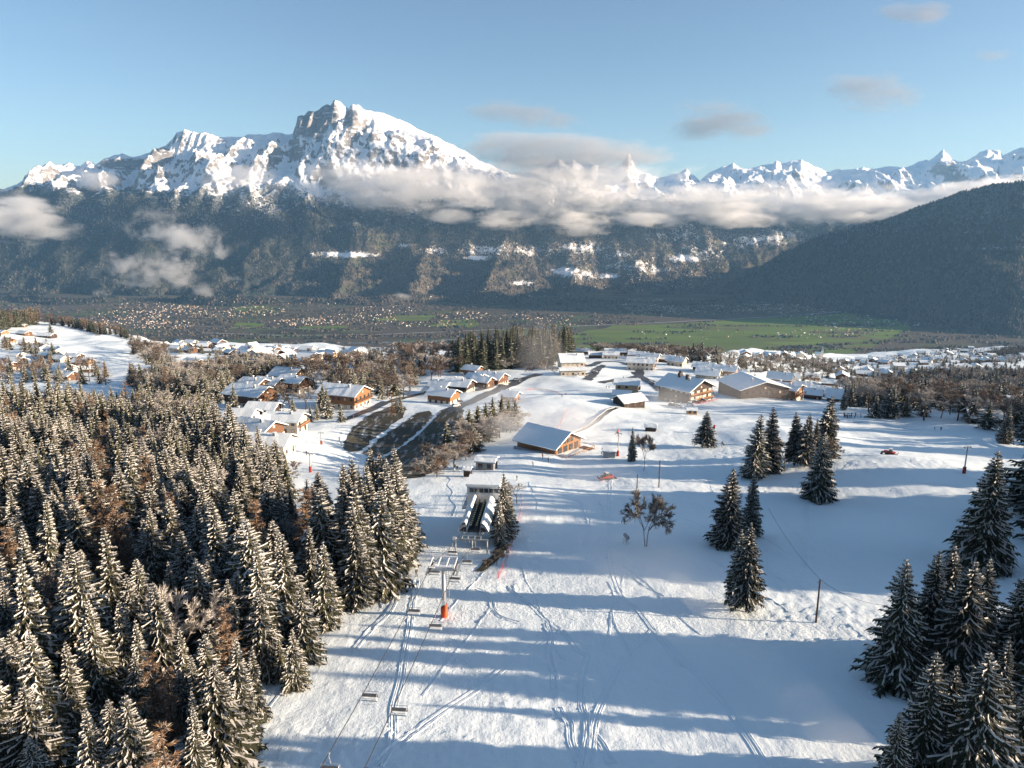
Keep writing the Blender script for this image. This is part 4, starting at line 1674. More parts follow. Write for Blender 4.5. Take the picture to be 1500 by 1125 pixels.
patch('parking_lot', [(853, 556), (868, 541), (880, 534), (888, 536), (876, 548), (868, 558)], M['asphalt'], .12, 3)
road('road', [(880, 561), (905, 556), (930, 552), (938, 546), (930, 537), (910, 531), (880, 530), (862, 537)], 6, M['asphalt'], .14, 4)
road('road', [(930, 545), (945, 556), (960, 564), (972, 574)], 6, M['asphalt'], .16, 4)
road('village_street', [(1060, 540), (1100, 543), (1140, 548), (1200, 556)], 6, M['asphalt'], .14, 5)
road('slope_path', [(1200, 616), (1290, 621), (1380, 632), (1450, 650), (1520, 672)], 2.4, M['snow'], .05, 4, [(-2.2, 0), (-1.2, .35), (-.5, .05), (.5, .05), (1.2, .35), (2.2, 0)])

TRACKS = [
    [(748, 858), (753, 868), (783, 890), (803, 910), (833, 933), (848, 953), (863, 961), (860, 972), (853, 997), (852, 1033), (860, 1052), (862, 1077), (853, 1117), (848, 1140)],
    [(957, 923), (923, 960), (900, 993), (880, 1033), (870, 1070), (862, 1123), (858, 1150)],
    [(895, 700), (892, 760), (896, 830), (912, 872), (933, 893), (957, 922), (977, 947), (997, 977)],
    [(820, 920), (713, 998), (640, 1050), (577, 1093), (540, 1125)],
    [(610, 850), (603, 897), (590, 980), (578, 1033), (575, 1083), (553, 1123)],
    [(818, 1035), (823, 1047), (833, 1057), (837, 1087), (850, 1117)],
    [(585, 858), (573, 893), (543, 923), (520, 950)],
    [(845, 733), (858, 748), (863, 772), (858, 800)],
    [(700, 863), (717, 873), (722, 890), (733, 903), (760, 912)],
    [(957, 922), (1010, 975), (1060, 1030), (1100, 1085), (1130, 1140)],
    [(803, 910), (808, 930), (806, 955), (812, 985), (812, 1010)],
    [(865, 1070), (880, 1090), (895, 1120)],
    [(1180, 735), (1182, 790), (1178, 830)],
    [(1015, 640), (1100, 655), (1200, 668), (1290, 668)],
]


def ski_tracks():
    b = MB()
    r = random.Random(4)
    for n in range(24):          # single ski lines swinging down the slope
        x, y = r.uniform(-32, 60), r.uniform(62, 150)
        L, ph, am, wl = r.uniform(14, 46), r.uniform(0, 6), r.uniform(.1, .6), r.uniform(12, 22)
        dx = r.uniform(-.35, .35)
        Q = []
        for i in range(int(L / .5)):
            t = i * .5
            Q.append(Vector((x + dx * t + am * math.sin(ph + t * 6.28 / wl), y + t)))
        prof = [(-.17, -.05), (-.10, .03), (-.04, .0), (.04, .0), (.10, .03), (.17, -.05)]
        V, Fc = strip_world(Q, .3, .022, prof)
        b.add([tuple(map(float, p)) for p in V], Fc)
    for T in TRACKS:
        P = dense(T, .7)
        for off in (-.3, .3):
            Q = []
            for i, p in enumerate(P):
                d = (P[min(i + 1, len(P) - 1)] - P[max(i - 1, 0)]).normalized()
                Q.append(p + Vector((-d.y, d.x)) * (off + .08 * math.sin(i * .31 + off)))
            prof = [(-.26, -.06), (-.15, .032), (-.06, .0), (.06, .0), (.15, .032), (.26, -.06)]
            V, Fc = strip_world(Q, .3, .03, prof)
            b.add([tuple(map(float, p)) for p in V], Fc)
    tag(b.build('ski_tracks', M['snow'], smooth=True), kind='structure')


ski_tracks()


# ------------------------------------------------------------------ houses
def gable_prof(w, h, rise):
    return [(-w / 2, -2.0), (w / 2, -2.0), (w / 2, h), (0, h + rise), (-w / 2, h)]


def chevron(w, h, rise, o, z0, z1):
    """roof cross section with overhang o, from z0 to z1 above the wall top"""
    k = rise / (w / 2)
    e = h - k * o
    return [(-w / 2 - o, e + z0), (0, h + rise + z0), (w / 2 + o, e + z0), (w / 2 + o, e + z1), (0, h + rise + z1), (-w / 2 - o, e + z1)]


def window(root, x, y, z, ww, wh, face, mat_frame, pale_panes=False):
    """face: 'x+', 'x-', 'y+', 'y-' side of the house it sits on"""
    s = 1 if face[1] == '+' else -1
    f, g = MB(), MB()
    if face[0] == 'x':
        f.box(min(x, x + s * .08), y - ww / 2, z, max(x, x + s * .08), y + ww / 2, z + wh)
        g.box(min(x + s * .083, x + s * .1), y - ww / 2 + .12, z + .12, max(x + s * .083, x + s * .1), y + ww / 2 - .12, z + wh - .12)
    else:
        f.box(x - ww / 2, min(y, y + s * .08), z, x + ww / 2, max(y, y + s * .08), z + wh)
        g.box(x - ww / 2 + .12, min(y + s * .083, y + s * .1), z + .12, x + ww / 2 - .12, max(y + s * .083, y + s * .1), z + wh - .12)
    o = f.build('window', mat_frame, root)
    g.build('pane', M['blind'] if pale_panes else M['glass'], o)  # some panes get the opaque pale shutter colour instead of glass


def roof_snow(w, h, rise, over, l, snow, seed):
    """uneven snow slab lying on a gable roof"""
    r = random.Random(seed)
    b = MB()
    L = l / 2 + over + .08
    n = max(4, int(2 * L / 2.2))
    k = rise / (w / 2)
    for i in range(n + 1):
        x = -L + 2 * L * i / n + (r.uniform(-.12, .12) if 0 < i < n else 0)
        oa, ob = over + .08 + r.uniform(-.05, .16), over + .08 + r.uniform(-.05, .16)
        ta, tm, tb = [snow * r.uniform(.8, 1.15) for _ in range(3)]
        ra, rb = w / 2 + oa, w / 2 + ob
        zr = h + rise + .205
        q = [(-ra, zr - k * ra), (0, zr), (rb, zr - k * rb), (rb - .02, zr - k * rb + tb * .8), (rb * .55, zr - k * rb * .55 + tb * 1.05), (0, zr + tm), (-ra * .55, zr - k * ra * .55 + ta * 1.05), (-ra + .02, zr - k * ra + ta * .8)]
        b.v += [(x, y, z) for y, z in q]
    m = 8
    for i in range(n):
        for j in range(m):
            j2 = (j + 1) % m
            b.f.append((i * m + j, (i + 1) * m + j, (i + 1) * m + j2, i * m + j2))
            b.m.append(0)
    b.f += [tuple(range(m)), tuple(n * m + j for j in range(m))[::-1]]
    b.m += [0, 0]
    return b


def chalet(px, py, w, l, h, yaw, wall, label, name='chalet', cat='chalet', rise=None, over=1.1, base=None, balcony=True, chimney=True, group=None, storeys=None, sides='x+ y-', snow=.4, pale_panes=.3, roofmat=None):
    rise = w * .22 if rise is None else rise
    p = at(px, py)
    t = thing(name, label, cat, p, R(yaw), group)
    MB().prism(gable_prof(w, h, rise), -l / 2, l / 2, axis='x').build('wall', M[wall], t)
    if base is None and h >= 4.5 and wall in ('wood', 'woodlight', 'wooddark'):
        base = 'cream'
    if base:
        bh = min(2.4, h * .45)
        MB().box(-l / 2 - .06, -w / 2 - .06, -2.0, l / 2 + .06, w / 2 + .06, bh).build('plinth', M[base], t)
    MB().prism(chevron(w, h, rise, over, .02, .2), -l / 2 - over, l / 2 + over, axis='x').build('eaves', M['wooddark'], t)
    rf = roof_snow(w, h, rise, over, l, snow, int(px * 3 + py)).build('roof', M[roofmat or 'roofsnow'], t)
    if chimney:
        for cx, cy in ((-l * .18, w * .12),) + (((l * .22, -w * .14),) if l > 12 else ()):
            zt = h + rise + .9
            c = MB().box(cx - .4, cy - .4, h + rise * .5, cx + .4, cy + .4, zt).build('chimney', M['concrete'], t)
            MB().box(cx - .52, cy - .52, zt + .002, cx + .52, cy + .52, zt + .22).build('snow_cap', M['roofsnow'], c)
    st = storeys or max(1, int(h / 2.7))
    fr = M['woodlight'] if wall in ('wooddark', 'wood') else M['wood']
    r = random.Random(int(px * 7 + py))
    for fc in sides.split():
        span = w if fc[0] == 'x' else l
        n = max(2, int(span / 3.2))
        for s in range(st):
            for k in range(n):
                a = -span / 2 + span * (k + .5) / n
                z = .9 + s * (h / st)
                if z + 1.4 > h + .3:
                    continue
                sg = 1 if fc[1] == '+' else -1
                if fc[0] == 'x':
                    window(t, sg * (l / 2 + .065), a, z, 1.3, 1.4, fc, fr, r.random() < pale_panes)
                else:
                    window(t, a, sg * (w / 2 + .065), z, 1.3, 1.4, fc, fr, r.random() < pale_panes)
    if rise > 1.6 and 'x+' in sides:
        window(t, l / 2 + .065, 0, h + .1, 1.2, 1.1, 'x+', fr, True)
    d = MB().box(l / 2 + .005, w * .3 - .5, 0, l / 2 + .17, w * .3 + .5, 2.05).build('door', M['wooddark'], t)
    if balcony and h > 4:
        for s in range(1, st):
            z = s * (h / st) + .25
            b = MB()
            b.box(l / 2 + .2, -w / 2 + .2, z, l / 2 + 1.4, w / 2 - .2, z + .15)
            b.box(l / 2 + 1.3, -w / 2 + .2, z + .45, l / 2 + 1.4, w / 2 - .2, z + 1.0)
            for k in range(9):
                yy = -w / 2 + .3 + (w - .6) * k / 8
                b.box(l / 2 + 1.31, yy - .05, z + .15, l / 2 + 1.39, yy + .05, z + .45)
            b.build('balcony', M['woodlight'] if wall != 'woodlight' else M['wood'], t)
    return t


# left chalets above the piste
G = 'brown chalets at the top of the left piste'
chalet(374, 576, 15, 14, 5.5, -25, 'wood', 'long-roofed dark chalet behind the big leftmost one in the left hamlet', group=G)
chalet(396, 574, 11, 15, 6, -20, 'wooddark', 'shaded dark chalet between two others in the left hamlet', group=G)
chalet(431, 573, 11, 15, 6.5, -20, 'wood', 'red-brown chalet with sunlit gable at the right of the left hamlet', group=G)
chalet(424, 560, 17, 18, 6, -20, 'wooddark', 'large dark-walled chalet at the back of the left hamlet', group=G)
chalet(369, 593, 14, 20, 6.5, -22, 'wood', 'long red-brown chalet with balconies at the front left of the hamlet', group=G)
chalet(388, 612, 8, 12, 5, -8, 'wooddark', 'small dark chalet with flat white roof below the hamlet', group=G)
chalet(356, 621, 8, 11, 4.5, -8, 'cream', 'small pale-walled chalet at the forest edge below the hamlet', group=G)
chalet(420, 632, 9, 13, 5.5, -8, 'cream', 'pale chalet with wide white roof beside the piste', group=G)
chalet(380, 642, 10, 14, 4.5, -25, 'wood', 'chalet with snowy roof and red-brown gable near the forest edge', group=G)
chalet(395, 630, 8, 9, 4, 20, 'wood', 'little chalet tucked behind the pale one beside the piste', group=G)
chalet(392, 664, 9, 15, 4.5, -6, 'cream', 'nearest chalet with broad snow roof at the edge of the left forest', group=G)
chalet(505, 594, 14, 20, 7, -20, 'woodlight', 'big orange-brown chalet with balconies behind frosted shrubs', group=G)
# chalets beside the village road
G = 'chalets along the road left of the piste'
chalet(650, 590, 9.5, 13, 5, -25, 'woodlight', 'chalet with bright white roof and orange gable nearest the earth bank', group=G)
chalet(645, 575, 8, 11, 4.5, -25, 'woodlight', 'small orange chalet with bright gable behind the bright-roofed one', group=G)
chalet(631, 577, 5, 6, 2.6, -25, 'woodlight', 'tiny orange shed at the left end of the roadside chalets', group=G, balcony=False, chimney=False, name='shed', cat='shed')
chalet(672, 573, 12, 15, 4.5, -20, 'wooddark', 'wide dark chalet with blue-shaded roof in the middle of the roadside row', group=G)
chalet(693, 550, 9, 11, 5, -30, 'woodlight', 'orange chalet standing highest behind the roadside row', group=G)
chalet(698, 563, 8, 10, 5, -35, 'ochre', 'pale ochre chalet with blue sheet in the roadside row', group=G)
chalet(720, 562, 13, 17, 4.5, -28, 'wood', 'broad low-roofed chalet at the right end of the roadside row', group=G)
chalet(641, 541, 11, 13, 3.5, -25, 'wood', 'lone brown chalet on the snow field before the dark wood', group=G)
chalet(707, 566, 9, 11, 4.0, -28, 'wood', 'low brown chalet hidden between roadside chalets', group=G)
chalet(748, 588, 6, 7, 3.5, -25, 'woodlight', 'small wooden hut behind the frosted tree belt', group=None, name='hut', cat='hut')
# upper village
for px, py, w, l, h, yaw, wall, lab in ((895, 525, 9, 13, 4, -10, 'cream', 'small white-roofed house left on the village skyline'), (932, 525, 10, 12, 4, -20, 'wood', 'brown house among bushes on the village skyline'), (953, 529, 10, 14, 4.5, -25, 'cream', 'pale house behind the white-walled house on the crest'),
                                        (976, 531, 10, 13, 4, -25, 'wood', 'brown house on the skyline left of three dark spruces'), (991, 535, 11, 13, 4.5, -30, 'cream', 'pale house just left of three dark spruces'), (872, 524, 8, 11, 3.5, 0, 'wood', 'little brown house beside the mast on the crest'),
                                        (1080, 553, 11, 14, 4, -25, 'wood', 'brown snow-roofed house left behind the long timber building'), (1172, 570, 12, 15, 4, -28, 'cream', 'pale house just right of the orange timber wing'), (1185, 583, 12, 15, 4, -28, 'wood', 'brown house in front of the wide snow-covered house'),
                                        (1218, 582, 11, 14, 4.5, -30, 'cream', 'pale house beside the steep snowy roof'), (1215, 566, 11, 15, 4.5, -20, 'wood', 'brown house behind the wide snow-covered house'), (1158, 558, 12, 14, 4.5, -20, 'cream', 'pale house behind the tall steep-roofed block'),
                                        (1190, 557, 11, 14, 4.5, -20, 'woodlight', 'orange house at the village edge left of the wood')):
    chalet(px, py, w, l, h, yaw, wall, lab, name='house', cat='house', balcony=False)
G = 'buildings of the upper village'
chalet(836, 540, 20, 17, 7, 5, 'cream', 'large stepped white building under the wood on the crest', group=G, name='apartment_house', cat='building', sides='y- x+', pale_panes=.6)
chalet(838, 549, 9, 17, 4, 5, 'cream', 'low terrace wing in front of the stepped white building', group=G, name='terrace_wing', cat='building', sides='y-', chimney=False, balcony=False, rise=.8)
chalet(850, 519, 9, 20, 4, -5, 'wood', 'brown house with white roof beside the mast on the crest', group=G)
chalet(912, 521, 10, 34, 4.5, -4, 'wood', 'long low barn-like house on the village skyline', group=G, name='barn', cat='barn', sides='y-')
chalet(939, 541, 13, 20, 6.5, -15, 'cream', 'white-walled house right of the village car park', group=G, name='house', cat='house')
chalet(1031, 545, 11, 15, 5, -25, 'wooddark', 'house with bright roof below the three dark spruces', group=G)
chalet(1037, 553, 14, 15, 3.2, -25, 'cream', 'low white-roofed house behind the hotel', group=G, name='house', cat='house')
chalet(1062, 549, 12, 16, 4.5, -28, 'woodlight', 'orange-gabled chalet left of the long timber building', group=G)
chalet(918, 577, 9, 12, 6.5, -12, 'ochre', 'ochre mountain restaurant with crowded terrace', group=None, name='restaurant', cat='restaurant', base='ochre', sides='x+ y-', pale_panes=.5)
chalet(911, 583, 6, 8, 2.6, -15, 'wooddark', 'small low shed in front of the restaurant terrace', group=None, name='shed', cat='shed', chimney=False, balcony=False, sides='y-')
chalet(921, 594, 9, 12, 3.2, 28, 'wooddark', 'black timber hut with snowy roof at the top of the conveyor', group=None, name='hut', cat='hut', chimney=False, balcony=False, sides='x+ y-', pale_panes=0)


def hotel():
    t = chalet(1003, 588, 19, 20, 9.0, -52, 'wooddark', 'large brown hotel with three rows of pale balconies', name='hotel', cat='hotel', storeys=3, balcony=True, rise=4.2, over=1.8, sides='x+ y-', pale_panes=.7, base='wooddark')
    for k in range(3):
        for j in range(4):
            y = -7.2 + 4.8 * j
            z = .3 + 2.95 * k
            MB().box(10.19, y - 1.2, z, 10.26, y + 1.2, z + 1.9).build('balcony_door', M['cream'], t)
    for cx, cy in ((-3, -1.5), (2.5, -2.0), (-6, 3)):
        MB().box(cx - .7, cy - .7, 11, cx + .7, cy + .7, 15.2).build('chimney', M['wooddark'], t)
    return t


hotel()
# the long timber complex
chalet(1102, 580, 28, 26, 6.8, -80, 'wooddark', 'long dark timber building with snow roof beside the hotel', name='sports_hall', cat='building', balcony=False, rise=3.8, sides='x+', pale_panes=.2, base='wooddark', storeys=2)
chalet(1148, 584, 13, 17, 7, -42, 'woodlight', 'orange timber wing at the right end of the long dark building', name='timber_wing', cat='building', rise=2.0, pale_panes=.2)
chalet(1142, 567, 12, 18, 8, -30, 'wood', 'tall steep-roofed block behind the orange timber wing', name='rear_block', cat='building', rise=4, balcony=False)
chalet(1090, 561, 12, 16, 4, 10, 'wood', 'low snow-roofed house behind the long dark building', name='house', cat='house', balcony=False)
chalet(1201, 575, 13, 17, 3.6, -25, 'cream', 'wide snow-covered house right of the timber wing', name='house', cat='house', balcony=False)
chalet(1232, 588, 13, 16, 3.5, -30, 'wood', 'steep snowy roof at the edge of the right-hand wood', name='house', cat='house', balcony=False, rise=4)
chalet(1490, 612, 16, 18, 6, -15, 'wood', 'big brown chalet half hidden at the right picture edge', name='chalet', cat='chalet', sides='y- x+')
chalet(1440, 618, 10, 12, 3, -15, 'wooddark', 'low snowy hut beside the brown chalet at the right edge', name='hut', cat='hut', balcony=False, chimney=False)
# huts on the piste
chalet(713, 687, 4.6, 5.2, 2.8, -12, 'concrete', 'grey hut with snow slab roof on the piste left of the big hut', name='hut', cat='hut', base=None, balcony=False, chimney=False, rise=.5, over=.5, sides='y-', pale_panes=0)
chalet(685, 698, 1.8, 1.8, 2.1, -10, 'wooddark', 'tiny dark kiosk cabin with white roof beside the grey hut', name='cabin', cat='cabin', balcony=False, chimney=False, rise=.4, over=.25, sides='', snow=.25)
chalet(1013, 607, 3.4, 4.2, 2.2, -5, 'ochre', 'little pale wooden cabin alone on the upper slope', name='cabin', cat='cabin', balcony=False, chimney=False, rise=.5, over=.4, sides='y-', pale_panes=0)
chalet(953, 631, 2.8, 3.8, 1.7, -15, 'wooddark', 'small black cabin with snowy roof by the slope tower', name='cabin', cat='cabin', balcony=False, chimney=False, rise=.5, over=.4, sides='')
chalet(893, 669, 2.6, 3.6, 1.9, -12, 'greysteel', 'dark lift operator cabin by the red pylon', name='cabin', cat='cabin', balcony=False, chimney=False, rise=.3, over=.35, sides='y-', pale_panes=0)


def big_hut():
    """the wide-roofed hut in the snow mist in the middle of the piste"""
    t = chalet(804, 655, 14, 15.5, 3.0, -40, 'woodlight', 'wide snow-roofed wooden hut in drifting snow in mid piste', name='ski_hut', cat='hut', rise=3.3, over=1.2, balcony=False, chimney=False, base=None, sides='', snow=.45)
    for y in (-4.5, -1.5, 1.5, 4.5):
        window(t, 7.815, y, .5, 2.0, 2.0, 'x+', M['wood'])
    for y in (-2.0, 0.0, 2.0):
        window(t, 7.815, y, 3.2, 1.4, 1.4, 'x+', M['wood'])
    b = MB()
    b.box(7.95, -7.5, -1.5, 12.5, 8.5, .12)
    b.build('terrace', M['wood'], t)
    b = MB()
    for y in (-7.4, 8.4):
        b.box(7.95, y - .05, .95, 12.5, y + .05, 1.1)
    b.box(12.4, -7.4, .95, 12.5, 8.4, 1.1)
    for k in range(14):
        y = -7.3 + k * 1.2
        b.box(12.38, y - .05, .12, 12.5, y + .05, .95)
    b.build('railing', M['woodlight'], t)
    b = MB()
    b.box(-7.8, -8.8, -1.5, 8.3, -8.5, 1.0)
    b.build('retaining_wall', M['concrete'], t)


big_hut()
t = MB()

# left hillside hamlet and other houses set one by one
HG = 'houses of the hamlet on the left snow hill'
for i, (px, py, w, l, h, yaw, wall, lab) in enumerate([
        (36, 491, 12, 18, 4, -20, 'wood', 'brown farmhouse with snowy roof under the hilltop wood'),
        (68, 494, 13, 26, 3.5, -10, 'wooddark', 'long dark barn beside a small spruce on the snow hill'),
        (14, 503, 12, 15, 5, -25, 'woodlight', 'orange-walled house at the left of the snow hill'),
        (4, 491, 11, 14, 5, -25, 'woodlight', 'orange house cut by the left picture edge'),
        (32, 479, 8, 12, 3, 0, 'wood', 'small house at the wood edge on the snow hill'),
        (122, 536, 11, 17, 4.5, -15, 'woodlight', 'orange-brown house at the right of the left hamlet meadow'),
        (70, 525, 10, 12, 4.5, -25, 'wood', 'red-brown house left of a paler one below the snow hill'),
        (89, 530, 10, 13, 4, -20, 'cream', 'pale house in the middle below the snow hill'),
        (110, 526, 10, 14, 3.5, -15, 'wooddark', 'dark house below the long snow meadow'),
        (72, 551, 12, 15, 4, -20, 'cream', 'pale house with big roof before the left forest'),
        (12, 541, 11, 14, 4.5, -20, 'wood', 'brown house before the forest at the left edge'),
        (95, 543, 9, 12, 4, -25, 'woodlight', 'small orange house in the middle of the left hamlet'),
        (98, 556, 10, 14, 4, -20, 'wood', 'brown house closest to the left forest'),
        (285, 541, 15, 17, 6, -30, 'woodlight', 'big house with striped timber gable in the left village'),
        (50, 513, 9, 12, 4, -15, 'wood', 'brown cottage between spruces on the left hill'),
        (128, 545, 8, 11, 3.5, 10, 'wood', 'little brown cottage below the second snow meadow')]):
    chalet(px, py, w, l, h, yaw, wall, lab, name='house', cat='house', group=HG, balcony=False, storeys=1, chimney=(i % 2 == 0))


# village houses: six patterns copied over the villages
def village_protos():
    out = []
    for i, (w, l, h, wall) in enumerate([(11, 13, 5, 'cream'), (10, 14, 4.5, 'wood'), (12, 16, 5.5, 'wood'), (9, 12, 4.5, 'ochre'), (13, 15, 6, 'cream'), (10, 11, 4.5, 'woodlight')]):
        wm = MB().prism(gable_prof(w, h, w * .24), -l / 2, l / 2, axis='x').mesh('house_wall', M[wall])
        em = MB().prism(chevron(w, h, w * .24, 1.0, .02, .2), -l / 2 - 1, l / 2 + 1, axis='x').mesh('house_eaves', M['wooddark'])
        rm = MB().prism(chevron(w, h, w * .24, 1.06, .205, .65), -l / 2 - 1.06, l / 2 + 1.06, axis='x')
        rm = rm.mesh('house_roof', M['roofsnow'])
        out.append((wm, em, rm))
    return out


VP = village_protos()


def village(pix, space, n, seed, label, group, flat=False):
    pts = scatter(pix, space, seed, n)
    r = random.Random(seed)
    for x, y in pts:
        i = r.randrange(6)
        t = thing('village_house', label, 'house', (x, y, float(H(x, y)) - .1), R(r.choice((-25, -15, 60, 70, -40)) + r.uniform(-12, 12)), group)
        k = r.uniform(.85, 1.2)
        t.scale = (k, k, k)
        for nm, me in zip(('wall', 'eaves', 'roof'), VP[i]):
            link(nm, me, t)


village([(1165, 545), (1200, 532), (1255, 525), (1400, 512), (1520, 516), (1520, 553), (1420, 550), (1330, 553), (1270, 558), (1200, 560)], 34, 105, 51, 'snow-roofed house in the village beyond the right-hand wood', 'houses of the right village')
village([(1290, 512), (1400, 500), (1520, 490), (1520, 506), (1420, 510)], 52, 30, 52, 'snow-roofed house on the far snow field at the right', 'houses on the far right snow field')
village([(205, 512), (330, 520), (430, 533), (550, 528), (545, 519), (400, 511), (260, 505)], 29, 110, 53, 'snow-roofed house in the village left of the crest wood', 'houses of the left village')
village([(1050, 528), (1110, 530), (1180, 525), (1180, 518), (1080, 521)], 40, 16, 54, 'snow-roofed house near the church beyond the long timber building', 'houses around the church')
village([(945, 527), (1005, 530), (1050, 534), (1050, 526), (960, 521)], 38, 8, 55, 'snow-roofed house among brown trees behind the upper village', 'houses behind the upper village')
village([(0, 520), (60, 560), (180, 560), (120, 530), (40, 505)], 42, 10, 56, 'snow-roofed cottage among the trees below the left snow hill', 'cottages below the left snow hill')


def church():
    p = at(1204, 524)
    s = p.y / 1500
    t = thing('church', 'pale church with slender pointed steeple in the far village', 'church', p, R(-25))
    MB().prism(gable_prof(11, 8, 5), -16, -3, axis='x').build('nave', M['cream'], t)
    MB().prism(chevron(11, 8, 5, .6, .05, .5), -16.5, -2.9, axis='x').build('roof', M['roofsnow'], t)
    MB().box(-2.8, -2.4, -2, 2, 2.4, 17).build('tower', M['cream'], t)
    b = MB()
    b.add([(-3.1, -2.7, 17.01), (2.3, -2.7, 17.01), (2.3, 2.7, 17.01), (-3.1, 2.7, 17.01), (-.4, 0, 29)], [(0, 1, 4), (1, 2, 4), (2, 3, 4), (3, 0, 4), (3, 2, 1, 0)])
    b.build('spire', M['greysteel'], t)
    for y in (-1.0, 1.0):
        MB().box(2.003, y - .5, 12, 2.06, y + .5, 14.5).build('belfry_shade_panel', M['black'], t)  # solid black panel, shade inside the opening given as colour


church()


def far_houses():
    """specks of the valley towns"""
    r = random.Random(77)
    b = MB()

    def hs(p, s):
        w, l, h = s * r.uniform(8, 12), s * r.uniform(10, 17), s * r.uniform(5, 8)
        m = Matrix.Translation(p) @ Matrix.Rotation(r.uniform(0, 3.1), 4, 'Z')
        b.prism(gable_prof(w, h, w * .25), -l / 2, l / 2, r.choice((0, 0, 1)), m, 'x')
        b.prism(chevron(w, h, w * .25, .6, .05, .5), -l / 2 - .6, l / 2 + .6, r.choice((2, 2, 2, 2, 3)), m, 'x')
    for cx, cy, rx, ry, n in ((190, 468, 60, 14, 160), (245, 476, 40, 7, 90), (330, 456, 90, 10, 210), (230, 450, 60, 8, 90), (450, 472, 60, 5, 110), (520, 468, 70, 8, 110), (680, 462, 40, 6, 60), (560, 455, 50, 8, 60), (640, 475, 60, 5, 50),
                              (770, 464, 70, 5, 50), (840, 473, 60, 5, 35), (1050, 445, 120, 16, 330), (960, 450, 60, 14, 130), (1140, 450, 60, 9, 110), (1220, 462, 80, 14, 130), (1260, 480, 50, 12, 90), (1340, 455, 60, 7, 60), (1330, 470, 50, 8, 50), (1020, 490, 130, 7, 22), (1200, 490, 70, 7, 60), (1400, 470, 70, 8, 40), (1100, 432, 80, 6, 60)):
        for k in range(n):
            a, q = r.uniform(0, 6.28), math.sqrt(r.random())
            px, py = cx + rx * q * math.cos(a), cy + ry * q * math.sin(a)
            if py > 438:
                hs(vpt(px, py), r.uniform(.45, .8))
    X, Y, Z, PX, S = MASS
    PXX, PYY = proj(X, Y, Z)
    vis = np.zeros(Z.shape, bool)
    T = Z / Y
    mx = np.maximum.accumulate(T, 0)
    vis[1:] = T[1:] > mx[:-1]
    for cx, cy, rx, ry, n in ((715, 362, 50, 14, 170), (800, 366, 45, 10, 60), (860, 362, 60, 10, 90), (905, 378, 60, 14, 90), (855, 400, 30, 10, 70), (900, 412, 60, 14, 130), (985, 405, 70, 20, 230), (1000, 425, 70, 14, 200), (760, 425, 50, 14, 60), (1020, 385, 50, 16, 80), (840, 430, 50, 10, 50), (640, 365, 25, 7, 20), (660, 430, 60, 14, 40), (460, 440, 70, 8, 40), (350, 440, 60, 6, 40)):
        idx = np.argwhere(vis & (((PXX - cx) / rx) ** 2 + ((PYY - cy) / ry) ** 2 < 1))
        if len(idx):
            for k in range(n):
                i, j = idx[r.randrange(len(idx))]
                hs(Vector((X[i, j] + r.uniform(-6, 6), Y[i, j], Z[i, j] + .5)), r.uniform(.5, .9))
    o = b.build('valley_towns', [M['cream'], M['ochre'], M['tile'], M['roofsnow']])
    tag(o, 'pale specks of the valley town houses and hillside villages', 'houses', None, 'stuff')


M['tile'] = pmat('brown_roof_tiles', (.26, .15, .10), (.2, .12, .09), .05, .8)
far_houses()
